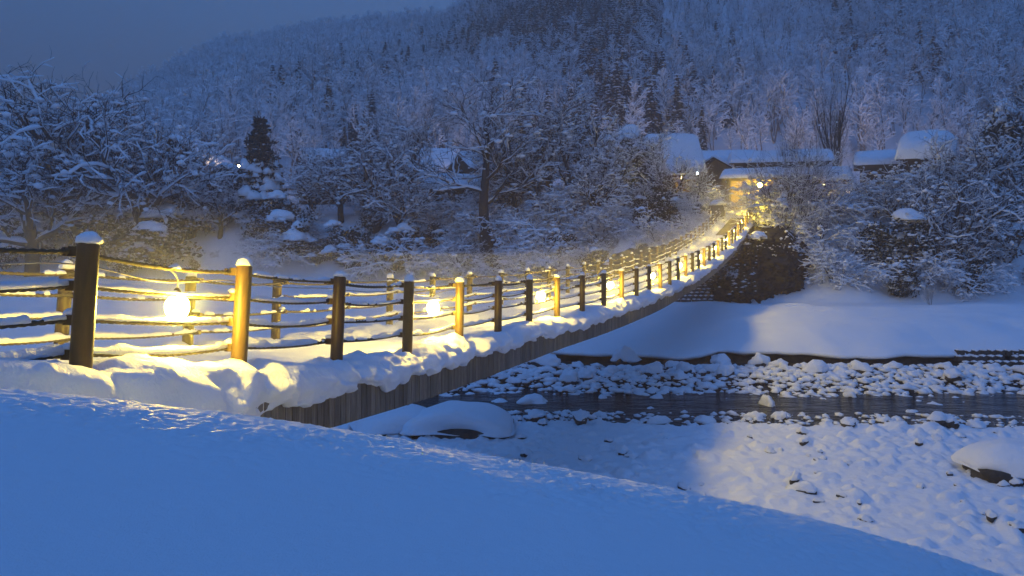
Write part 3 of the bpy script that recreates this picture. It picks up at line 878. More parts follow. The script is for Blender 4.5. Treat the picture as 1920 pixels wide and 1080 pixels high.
# ------------------------------------------------------------------ trees
GA = 2.39996
def gen_tree(seed, P):
    r = random.Random(seed)
    tr, tw, sn = Geo(), Geo(), Geo()
    maxl = len(P['len']) - 1
    up = Vector((0, 0, 1))
    budget = [0]
    def rv(): return Vector((r.gauss(0, 1), r.gauss(0, 1), r.gauss(0, 1)))
    def grow(p, d, L, rad, lev):
        n = P['seg'][lev]; pts = [p.copy()]; rr = [rad]
        end = rad * P['tap'][lev]
        dirs = [d]
        for i in range(n):
            d = (d + rv() * P['wob'][lev] + up * P['trop'][lev]).normalized()
            p = p + d * (L / n); pts.append(p.copy()); dirs.append(d)
            rr.append(rad + (end - rad) * (i + 1) / n)
        k = (8, 6, 4, 3, 3)[lev]
        (tr if lev < 2 else tw).tube(pts, rr, k, cap=(lev < 2))
        if lev >= P['snow_from']:
            if lev < 3 or r.random() < P.get('twig_snow', .5):
                sn.snow_strip(pts, P['sw'] * (1.2, 1.2, .95, .6, .45)[lev], P['sh'] * (1.2, 1.2, 1, .65, .5)[lev], rr, r)
        if lev >= 2 and r.random() < P['blob']:
            q = pts[r.randrange(1, len(pts))]; s = P['bs'] * (.5 + r.random())
            sn.blob(q + Vector((0, 0, s * .15)), s * (.8 + .4 * r.random()), s * (.7 + .4 * r.random()), s * .75, r, 0, 0 if s < .16 else 1, .5)
        if lev == maxl: return
        nc = P['nc'][lev]; nc = max(1, int(nc * (.75 + .5 * r.random()) * (1 if lev == 0 else .6 + .5 * min(1.4, L / P['len'][lev]))))
        az = r.random() * 6.28
        for c in range(nc):
            f = P['st'][lev] + (1 - P['st'][lev]) * ((c + r.random()) / nc)
            x = f * n; i = min(n - 1, int(x)); q = pts[i].lerp(pts[i + 1], x - i); dd = dirs[i + 1]
            az += GA + r.uniform(-.5, .5)
            a = R(P['ang'][lev] * (.75 + .5 * r.random()))
            s1 = dd.cross(up if abs(dd.z) < .9 else Vector((1, 0, 0))).normalized(); s2 = dd.cross(s1)
            nd = (dd * math.cos(a) + (s1 * math.cos(az) + s2 * math.sin(az)) * math.sin(a)).normalized()
            if P.get('flat') and lev > 0: nd.z *= P['flat']; nd.normalize()
            ln = P['len'][lev + 1] * (.65 + .6 * r.random()) * (1.1 - P['sh_f'] * f)
            r2 = max(P['rmin'], (rad + (end - rad) * f) * P['rr'][lev])
            grow(q, nd, ln, min(r2, .8 * (rad + (end - rad) * f) + .004), lev + 1)
    stems = P.get('stems', 1)
    for s in range(stems):
        a = s * GA + r.random(); lean = P.get('lean', 0) * (.5 + r.random())
        d = Vector((math.cos(a) * lean, math.sin(a) * lean, 1)).normalized()
        grow(Vector((.15 * math.cos(a) * (stems > 1), .15 * math.sin(a) * (stems > 1), -.5)), d, P['len'][0] * (1 if s == 0 else .7 + .4 * r.random()), P['r0'] * (1 if stems == 1 else .6), 0)
    zs_ = sorted(v[2] for v in tw.V); zmax = zs_[int(len(zs_) * .985)]
    xm = sorted(abs(v[0]) for v in tw.V)[int(len(tw.V) * .97)]
    return dict(tr=mesh_data('trunk', tr.V, tr.F, M_BARK), tw=mesh_data('branches', tw.V, tw.F, M_TWIG), sn=mesh_data('snow_cover', sn.V, sn.F, M_SNOW_TREE), h=zmax, w=xm)
BROAD = dict(len=[4.5, 6.0, 3.6, 1.9, .9], seg=[3, 6, 4, 3, 2], wob=[.10, .20, .24, .28, .3], trop=[.1, .10, .06, .02, .0], tap=[.75, .3, .3, .3, .4],
             nc=[8, 8, 7, 4], st=[.45, .25, .2, .15], ang=[58, 48, 48, 50], rr=[.62, .5, .5, .6], rmin=.026, r0=.46, sh_f=.35,
             snow_from=1, sw=.105, sh=.165, blob=.08, bs=.2, twig_snow=.25)
SLIM = dict(len=[9.5, 4.8, 2.8, 1.5, .8], seg=[7, 5, 4, 3, 2], wob=[.10, .16, .18, .2, .25], trop=[.06, .16, .12, .08, .02], tap=[.25, .3, .3, .3, .5],
            nc=[10, 8, 6, 3], st=[.34, .25, .2, .2], ang=[54, 42, 40, 42], rr=[.55, .55, .55, .6], rmin=.030, r0=.36, sh_f=.5,
            snow_from=1, sw=.06, sh=.10, blob=.05, bs=.16, twig_snow=.25)
VASE = dict(len=[3.2, 9.5, 3.4, 1.5], seg=[3, 8, 4, 3], wob=[.05, .05, .09, .15], trop=[.1, .12, .2, .12], tap=[.8, .2, .25, .4],
            nc=[12, 10, 5], st=[.25, .12, .15], ang=[19, 20, 26], rr=[.45, .4, .55], rmin=.016, r0=.36, sh_f=.2,
            snow_from=1, sw=.016, sh=.03, blob=.05, bs=.2)
SHRUB = dict(len=[3.0, 2.2, 1.3, .7], seg=[5, 4, 3, 2], wob=[.14, .2, .25, .3], trop=[-.02, .0, .0, .0], tap=[.4, .35, .4, .5],
             nc=[7, 6, 4], st=[.25, .2, .15], ang=[48, 48, 50], rr=[.6, .6, .6], rmin=.016, r0=.10, sh_f=.3, stems=6, lean=.75,
             snow_from=0, sw=.065, sh=.11, blob=.2, bs=.18, twig_snow=.4)
FINE = dict(len=[3.6, 2.8, 1.7, .9], seg=[5, 4, 3, 3], wob=[.10, .14, .18, .22], trop=[.02, .06, .06, .04], tap=[.35, .35, .4, .5],
            nc=[8, 7, 4], st=[.25, .15, .15], ang=[40, 38, 40], rr=[.55, .6, .6], rmin=.009, r0=.12, sh_f=.3, stems=4, lean=.5,
            snow_from=1, sw=.016, sh=.028, blob=.03, bs=.10)
ARCH = dict(len=[3.4, 2.4, 1.4, .7], seg=[7, 5, 3, 2], wob=[.10, .2, .25, .3], trop=[-.12, -.12, -.1, -.05], tap=[.35, .35, .4, .5],
            nc=[8, 6, 4], st=[.25, .2, .15], ang=[44, 48, 50], rr=[.6, .6, .6], rmin=.016, r0=.12, sh_f=.3, stems=6, lean=1.1,
            snow_from=0, sw=.07, sh=.115, blob=.22, bs=.18, twig_snow=.4)
PROTO = {}
def proto(kind, k):
    key = (kind, k)
    if key not in PROTO:
        PROTO[key] = dict(broad=lambda: gen_tree(100 + k, BROAD), slim=lambda: gen_tree(200 + k, SLIM), vase=lambda: gen_tree(300 + k, VASE),
                          shrub=lambda: gen_tree(400 + k, SHRUB), fine=lambda: gen_tree(500 + k, FINE), arch=lambda: gen_tree(600 + k, ARCH),
                          bush=lambda: gen_bush(700 + k), brush=lambda: gen_bush(750 + k, .10, 12), cedar=lambda: gen_cedar(800 + k))[kind]()
    return PROTO[key]

def leaf_quads(gq, c, rad, n, s, r, m=0, flat=1.0):
    for i in range(n):
        while True:
            v = Vector((r.uniform(-1, 1), r.uniform(-1, 1), r.uniform(-1, 1)))
            if .15 < v.length < 1: break
        p = Vector(c) + Vector((v.x * rad[0], v.y * rad[1], v.z * rad[2]))
        a = Vector((r.gauss(0, 1), r.gauss(0, 1), r.gauss(0, .6) - .2)).normalized(); b = a.cross(Vector((r.gauss(0, 1), r.gauss(0, 1), r.gauss(0, 1)))).normalized()
        w = s * (.5 + r.random())
        gq.add([p, p + a * w * .5 + b * w * .28, p + a * w, p + a * w * .5 - b * w * .28], [(0, 1, 2, 3)], m)
def snow_pad(gq, c, sx, sy, sz, r, seed, lod=3):
    V = []
    for v in ICO[lod][0]:
        p = Vector(v); q = 1 + .5 * mnoise.noise(p * 1.3 + Vector((seed * 3.7, 1, 0))) + .14 * mnoise.noise(p * 3.2 + Vector((0, seed, 2)))
        V.append((c[0] + p.x * sx * q, c[1] + p.y * sy * q, c[2] + p.z * q * sz * (1 if p.z > 0 else .35) - .22 * sz * (p.x * p.x + p.y * p.y)))
    gq.add(V, ICO[lod][1])
def gen_bush(seed, pad=.42, spk=30):
    """evergreen shrub: dark leaves, thick snow pads on top"""
    r = random.Random(seed)
    tr, tw, sn = Geo(), Geo(), Geo()
    for s in range(5):
        a = s * GA; p = Vector((.1 * math.cos(a), .1 * math.sin(a), -.5)); pts = [p]
        d = Vector((math.cos(a) * .5, math.sin(a) * .5, 1)).normalized()
        for i in range(4): d = (d + Vector((r.gauss(0, .15), r.gauss(0, .15), 0))).normalized(); p = p + d * .85; pts.append(p)
        tr.tube(pts, [.09, .08, .06, .05, .03], 5)
    for i in range(20):
        a = r.random() * 6.28; h = r.random(); rad = 1.9 * math.sqrt(r.random()) * (1 - .45 * h)
        c = (rad * math.cos(a), rad * math.sin(a), .5 + 2.9 * h)
        s = .55 + .4 * r.random()
        leaf_quads(tw, c, (s * 1.1, s * 1.1, s * .8), 130, .22, r)
        if r.random() < pad:
            q_ = s * (.45 + .75 * r.random() ** 2)
            snow_pad(sn, (c[0], c[1], c[2] + s * .55), q_, q_ * (.75 + .4 * r.random()), q_ * (.55 + .25 * r.random()), r, seed + i, 3)
            for k in range(3):
                b = r.random() * 6.28; t_ = q_ * (.35 + .3 * r.random())
                snow_pad(sn, (c[0] + q_ * math.cos(b) * .9, c[1] + q_ * math.sin(b) * .9, c[2] + s * .45 - .1), t_, t_ * .9, t_ * .8, r, seed + i + k * 3, 2)
        for k in range(spk):
            b = r.random() * 6.28; q = s * math.sqrt(r.random()) * 1.15; z = r.uniform(-.5, .8) * s
            t_ = .04 + .12 * r.random() ** 2
            sn.blob((c[0] + q * math.cos(b), c[1] + q * math.sin(b), c[2] + z), t_ * 1.3, t_, t_ * .7, r, 0, 0)
    return dict(tr=mesh_data('trunk', tr.V, tr.F, M_BARK), tw=mesh_data('foliage', tw.V, tw.F, M_LEAF, smooth=False), sn=mesh_data('snow_cover', sn.V, sn.F, M_SNOW_TREE), h=3.9, w=2.3)
def gen_cedar(seed):
    r = random.Random(seed)
    tr, tw, sn = Geo(), Geo(), Geo(); Hh = 9.0
    tr.tube([Vector((0, 0, -.5)), Vector((.05, 0, 3)), Vector((0, .05, 6)), Vector((0, 0, Hh))], [.24, .19, .11, .02], 8)
    z = .7
    while z < Hh - .2:
        f = z / Hh; L = 2.35 * (1 - f) ** .8 * (1.0 if z > 1.2 else .8) + .12
        nb = 7 if f < .7 else 5
        for k in range(nb):
            a = k * 6.28 / nb + r.random() * 1.2 + z * 3; l = L * (.75 + .45 * r.random())
            dr = -.30 - .15 * r.random()
            e = Vector((math.cos(a) * l, math.sin(a) * l, dr * l))
            pts = [Vector((0, 0, z)), Vector((0, 0, z)) + e * .5 + Vector((0, 0, .08)), Vector((0, 0, z)) + e]
            tr.tube(pts, [.04, .03, .01], 4, cap=False)
            for q in range(4):
                c = Vector((0, 0, z)) + e * (.3 + .24 * q)
                leaf_quads(tw, c, (.30 * (1.2 - .15 * q), .30 * (1.2 - .15 * q), .16), 20, .26, r)
            if f < .55 and r.random() < .75:
                s = .32 + .42 * r.random()
                c = Vector((0, 0, z)) + e * (.6 + .25 * r.random())
                snow_pad(sn, (c.x, c.y, c.z + .05), s * (.7 + .4 * r.random()), s * (.7 + .4 * r.random()), s * .95, r, seed + z * 7 + k, 2)
            elif r.random() < .6:
                c = Vector((0, 0, z)) + e * (.4 + .5 * r.random()); s = .08 + .1 * r.random()
                sn.blob((c.x, c.y, c.z + .08), s * 1.4, s, s * .7, r, 0, 1)
        z += .42
    return dict(tr=mesh_data('trunk', tr.V, tr.F, M_BARK), tw=mesh_data('foliage', tw.V, tw.F, M_LEAF, smooth=False), sn=mesh_data('snow_cover', sn.V, sn.F, M_SNOW_TREE), h=Hh, w=2.4)

CATS = dict(broad=('bare_tree', 'tree'), slim=('bare_tree', 'tree'), vase=('bare_tree', 'tree'), shrub=('bare_shrub', 'shrub'),
            fine=('bare_sapling', 'shrub'), arch=('overhanging_shrub', 'shrub'), bush=('evergreen_shrub', 'shrub'), brush=('dark_brush', 'shrub'), cedar=('cedar_tree', 'tree'))
def ground_z(X, Y):
    return float(z_far(np.array([X]), np.array([Y]))[0])
def tree(kind, k, x, ytop, Y, label, wide=1.0, rz=None, group=None, zg=None, lean=(0, 0)):
    P = proto(kind, k); X = PX(x, Y)
    zg = ground_z(X, Y) if zg is None else zg
    h = PZ(ytop, Y) - zg
    s = max(h / P['h'], .12)
    e = empty(CATS[kind][0], (X, Y, zg - .05), (rng.random() * 6.28 if rz is None else rz), (s * wide, s * wide, s))
    e.rotation_euler = (lean[0], lean[1], e.rotation_euler.z)
    tag(e, label, CATS[kind][1], group or dict(tree='trees of the far bank', shrub='shrubs of the far bank')[CATS[kind][1]])
    link('trunk', P['tr'], e); link('foliage' if kind in ('bush', 'brush', 'cedar') else 'branches', P['tw'], e)['kind'] = 'stuff'; link('snow_cover', P['sn'], e)['kind'] = 'stuff'
    return e

# ------------------------------------------------------------------ village houses
def house(x, Y, zb, w, d, wh, rh, rz, label, name='house', snow=.6, wall=None, over=.7, hips=0.0, win=2, lit=None, seed=0, sn_r=.5):
    """ridge runs along local x; zb ground height; rh roof rise"""
    wall = wall or M_WALL
    rz = rz - math.atan((x - 960) / F)
    e = empty(name, (PX(x, Y), Y, zb), rz); tag(e, label, 'house' if name == 'house' else name.split('_')[-1])
    gq = Geo(); hw, hd = w / 2, d / 2
    V = [(-hw, -hd, -2.5), (hw, -hd, -2.5), (hw, hd, -2.5), (-hw, hd, -2.5), (-hw, -hd, wh), (hw, -hd, wh), (hw, hd, wh), (-hw, hd, wh), (-hw, 0, wh + rh * .97), (hw, 0, wh + rh * .97)]
    gq.add(V, [(0, 1, 5, 4), (2, 3, 7, 6), (1, 2, 6, 9, 5), (3, 0, 4, 8, 7)])
    mk('wall', gq.V, gq.F, wall, e, smooth=False)
    # posts and beams proud of the wall
    gq = Geo()
    nb = max(2, int(w / 1.8))
    for i in range(nb + 1): gq.box((-hw + w * i / nb, -hd - .03, wh / 2 - 1.2), (.16, .12, wh + 2.4))
    gq.box((0, -hd - .05, wh - .25), (w + .1, .14, .2)); gq.box((0, -hd - .05, wh * .45), (w + .1, .12, .14))
    mk('timber_frame', gq.V, gq.F, M_BARK, e, smooth=False)
    for i in range(win):
        gq = Geo(); cx = -hw + w * (i + .5) / win
        fr = Geo(); fr.box((cx, -hd - .09, wh * .62), (min(1.5, w / win * .6), .1, wh * .30))
        f_ = mk('window', fr.V, fr.F, M_BARK, e, smooth=False)
        gq.box((cx, -hd - .14, wh * .62), (min(1.5, w / win * .6) - .2, .04, wh * .30 - .16)); mk('pane', gq.V, gq.F, M_GLASS, f_, smooth=False)
    # roof: two slopes with thickness
    sl = math.hypot(hd, rh); oy = over * hd / sl * 1.0; oz = over * rh / sl; ow = over
    def prof(off, ext):     # polygon of the roof section: outer line lifted by off, extended
        k = 1 + ext / sl
        return [(-hd * k - oy, wh - oz - rh * (k - 1) + off), (0, wh + rh + off), (hd * k + oy, wh - oz - rh * (k - 1) + off)]
    lo, hi = prof(0, 0), prof(.22, 0)
    V = []
    for xx in (-hw - ow, hw + ow):
        V += [(xx, *lo[0]), (xx, *lo[1]), (xx, *lo[2]), (xx, *hi[2]), (xx, *hi[1]), (xx, *hi[0])]
    Fr = [(0, 1, 4, 5), (1, 2, 3, 4), (6, 11, 10, 7), (7, 10, 9, 8)] + [(i, i + 6, (i + 1) % 6 + 6, (i + 1) % 6) for i in range(6)]
    mk('roof', V, Fr, M_THATCH, e, smooth=False)
    # thick snow following the roof, rounded at edge and ridge
    nx, ny = 34, 36
    us = np.linspace(-1, 1, nx); vs_ = np.linspace(-1, 1, ny)
    U, Vv = np.meshgrid(us, vs_)
    ex = .18
    yy = Vv * (hd + oy + ex * hd / sl)
    zl = wh + rh + .225 - np.abs(yy) / hd * rh
    xx = U * (hw + ow + .14)
    edge = np.minimum(1 - np.abs(U), (1 - np.abs(Vv)) * d / w * 1.0) * w / 2
    th = snow * np.clip(1 - (1 - np.clip(edge / (snow * 1.0), 0, 1)) ** 2.2, 0, 1) ** .55
    th = th * (1 + .22 * (fbm(xx * .35 + seed * 7, yy * .35, 601 + seed, 3) - .5))
    ridge_round = rh * .5 * np.exp(-(np.abs(yy) / (sn_r * 1.1)) ** 1.3) * -.28 * min(1, sn_r)
    top = zl + th + ridge_round * (sn_r > 0) + .10 * (fbm(xx * .6 + seed * 3, yy * .6, 607 + seed, 3) - .5)
    top = np.maximum(top, zl + .012)
    Vt = np.stack([xx, yy, top], -1).reshape(-1, 3); Vb = np.stack([xx, yy, zl], -1).reshape(-1, 3)
    Fm = grid_faces(nx, ny).tolist(); n0 = nx * ny
    b = list(range(nx)) + [nx * j + nx - 1 for j in range(1, ny)] + [nx * (ny - 1) + i for i in range(nx - 2, -1, -1)] + [nx * j for j in range(ny - 2, 0, -1)]
    rim = [(b[(i + 1) % len(b)], b[i], b[i] + n0, b[(i + 1) % len(b)] + n0) for i in range(len(b))]
    mk('roof_snow', np.concatenate([Vt, Vb]), Fm + [(q[3] + n0, q[2] + n0, q[1] + n0, q[0] + n0) for q in Fm] + rim, M_SNOW, e)
    return e
def hz(y, Y): return PZ(y, Y)
def hs(x, Y, y_base, y_eave, y_ridge, w_px, **kw):
    zb = hz(y_base, Y); wh = hz(y_eave, Y) - zb; sn = kw.get('snow', .6)
    rh = hz(y_ridge, Y) - hz(y_eave, Y) - sn * .8
    return dict(x=x, Y=Y, zb=zb, wh=wh, rh=max(rh, .5), w=w_px / F * Y, **kw)
HOUSES = [
    hs(352, 116, 372, 310, 258, 100, d=9, rz=R(62), snow=.7, label='dark gabled house left of the cedar with one long snowy roof slope', seed=1),
    hs(428, 108, 352, 335, 308, 42, d=4.6, rz=R(70), snow=.55, label='small dark gable hut just left of the snow-laden cedar', seed=2, win=1),
    hs(600, 126, 330, 306, 280, 62, d=5, rz=R(15), snow=.8, label='little house with a round snow cap right of the cedar', seed=3, win=1),
    hs(612, 112, 352, 335, 313, 90, d=5, rz=R(-4), snow=.55, label='low long shed with a level snow roof right of the cedar', seed=4),
    hs(808, 128, 345, 322, 278, 92, d=8, rz=R(8), snow=.7, label='wide snowy roof rising behind the gabled house left of the tall dark tree', seed=5),
    hs(905, 114, 345, 318, 288, 84, d=6.5, rz=R(28), snow=.6, label='gabled house with pale bargeboard just left of the tall dark tree', seed=6),
    hs(848, 104, 368, 355, 328, 100, d=6, rz=R(-3), snow=.55, label='low house with broad snow slope and a dark eave line below', seed=7),
    hs(985, 112, 342, 318, 250, 62, d=7, rz=R(-35), snow=.6, label='steep snowy roof behind the trees right of the tall dark tree', seed=8, win=1),
    hs(1258, 106, 345, 322, 250, 78, d=8, rz=R(14), snow=.75, label='steep thatched house under blue snow left of the bridge end', seed=9),
    hs(1362, 118, 330, 306, 284, 84, d=6, rz=R(3), snow=.5, label='long low roof behind the brown gable at the bridge end', seed=10),
    hs(1352, 108, 345, 318, 294, 34, d=5, rz=R(60), snow=.45, wall=M_PLASTER, label='small house showing a brown gable above the bridge end', seed=11, win=1),
    hs(1462, 104, 345, 308, 284, 160, d=7, rz=R(2), snow=.5, wall=M_WALL, label='long eaved house with level snow roof behind the gatehouse', seed=12, win=4),
    hs(1413, 92, 372, 336, 318, 76, d=5.5, rz=R(-4), snow=.4, wall=M_PLASTER, name='gate_house', label='timber gatehouse with lamplit wall where the bridge lands', seed=13, win=1, over=1.0),
    hs(1520, 98, 362, 338, 316, 110, d=5, rz=R(3), snow=.4, wall=M_PLASTER, label='low house with lamplit eaves right of the gatehouse', seed=14, win=3, over=.9),
    hs(1282, 97, 352, 330, 312, 34, d=3.4, rz=R(-8), snow=.4, wall=M_PLASTER, name='wooden_hut', label='small lamplit wooden hut among the branches left of the bridge end', seed=15, win=1, over=.5),
    hs(1652, 96, 335, 312, 286, 70, d=6, rz=R(3), snow=.75, label='low house with a stepped snow roof left of the tall block of roof snow', seed=16),
    hs(1738, 90, 345, 300, 252, 70, d=7, rz=R(-3), snow=1.5, label='house under a tall squared block of roof snow at right', seed=17, sn_r=0.0),
]
for hh in HOUSES: house(**hh)

# lamps among the houses
def little_lamp(x, y, Y, mat, r, label, pole=True):
    e = empty('street_lamp' if pole else 'eave_lamp', (PX(x, Y), Y, PZ(y, Y))); tag(e, label, 'lamp')
    link('bulb', mesh_data('bulb', [(v[0] * r, v[1] * r, v[2] * r) for v in ICO[2][0]], ICO[2][1], mat), e)
    gq = Geo(); gq.tube([Vector((0, 0, r * .9)), Vector((0, 0, r * 1.25)), Vector((0, 0, r * 1.3))], [r * 1.5, r * .5, .02], 10)
    mk('lamp_shade', gq.V, gq.F, M_IRON, e)
    if pole:
        gq = Geo(); gq.tube([Vector((0, .12, r * 1.3)), Vector((0, .12, -6))], [.05, .07], 8); gq.tube([Vector((0, .12, r * 1.3)), Vector((0, 0, r * 1.25))], [.03, .03], 6); mk('pole', gq.V, gq.F, M_IRON, e)
    return e
little_lamp(1424, 347, 88.3, M_EAVE, .24, 'bright yellow lamp under the gatehouse eaves at the bridge end', False)
little_lamp(1490, 344, 93.8, M_EAVE, .06, 'yellow lamp under the eaves of the low house right of the gatehouse', False)
little_lamp(1545, 346, 93.6, M_EAVE, .06, 'yellow lamp under the eaves behind the fan-shaped tree base', False)
little_lamp(1586, 330, 95.0, M_WARMLAMP, .28, 'white lamp shining through twigs below the low stepped roof')
little_lamp(1306, 325, 96.5, M_WHITELAMP, .2, 'cool white lamp beside the small lamplit hut')
little_lamp(1277, 334, 94.2, M_EAVE, .05, 'dim yellow lamp on the front of the small hut', False)
little_lamp(448, 314, 112, M_WARMLAMP, .36, 'white lamp shining between the small gable hut and the cedar')
# assumed flood lamps, added unseen behind the houses, turned up to light the hill
def flood(x, Y, z, lab, tilt=38):
    e = empty('assumed_flood_lamp', (PX(x, Y), Y, z), rng.uniform(-.15, .15)); tag(e, lab, 'lamp', 'assumed flood lamps turned to the hill')
    gq = Geo(); gq.tube([Vector((0, -.35, 0)), Vector((0, -.1, 0)), Vector((0, .22, 0)), Vector((0, .24, 0))], [.2, .5, .58, .53], 14)
    hd = mk('housing', gq.V, gq.F, M_IRON, e); hd.rotation_euler = (R(tilt), 0, 0)
    gq = Geo(); gq.add([Vector((.5 * math.cos(k * math.pi / 8), .26, .5 * math.sin(k * math.pi / 8))) for k in range(16)], [tuple(range(15, -1, -1))])
    gl = mk('glass', gq.V, gq.F, M_ASSUMED_FLOOD, e, smooth=False); gl.rotation_euler = (R(tilt), 0, 0)
    gq = Geo(); gq.tube([Vector((0, -.1, -.4)), Vector((0, -.1, -7))], [.07, .09], 8); mk('pole', gq.V, gq.F, M_IRON, e)
for x, lab in ((330, 'assumed flood lamp behind the dark gabled house, turned to the hill'), (560, 'assumed flood lamp right of the cedar, turned to the hill'),
               (760, 'assumed flood lamp behind the wide village roof, turned to the hill'), (960, 'assumed flood lamp behind the steep roof, turned to the hill'),
               (1160, 'assumed flood lamp behind the dark evergreens, turned to the hill'), (1420, 'assumed flood lamp behind the gatehouse, turned to the hill'),
               (1700, 'assumed flood lamp behind the block of roof snow, turned to the hill')):
    flood(x, 133 if x in (560, 760) else 116, 7.6, lab)

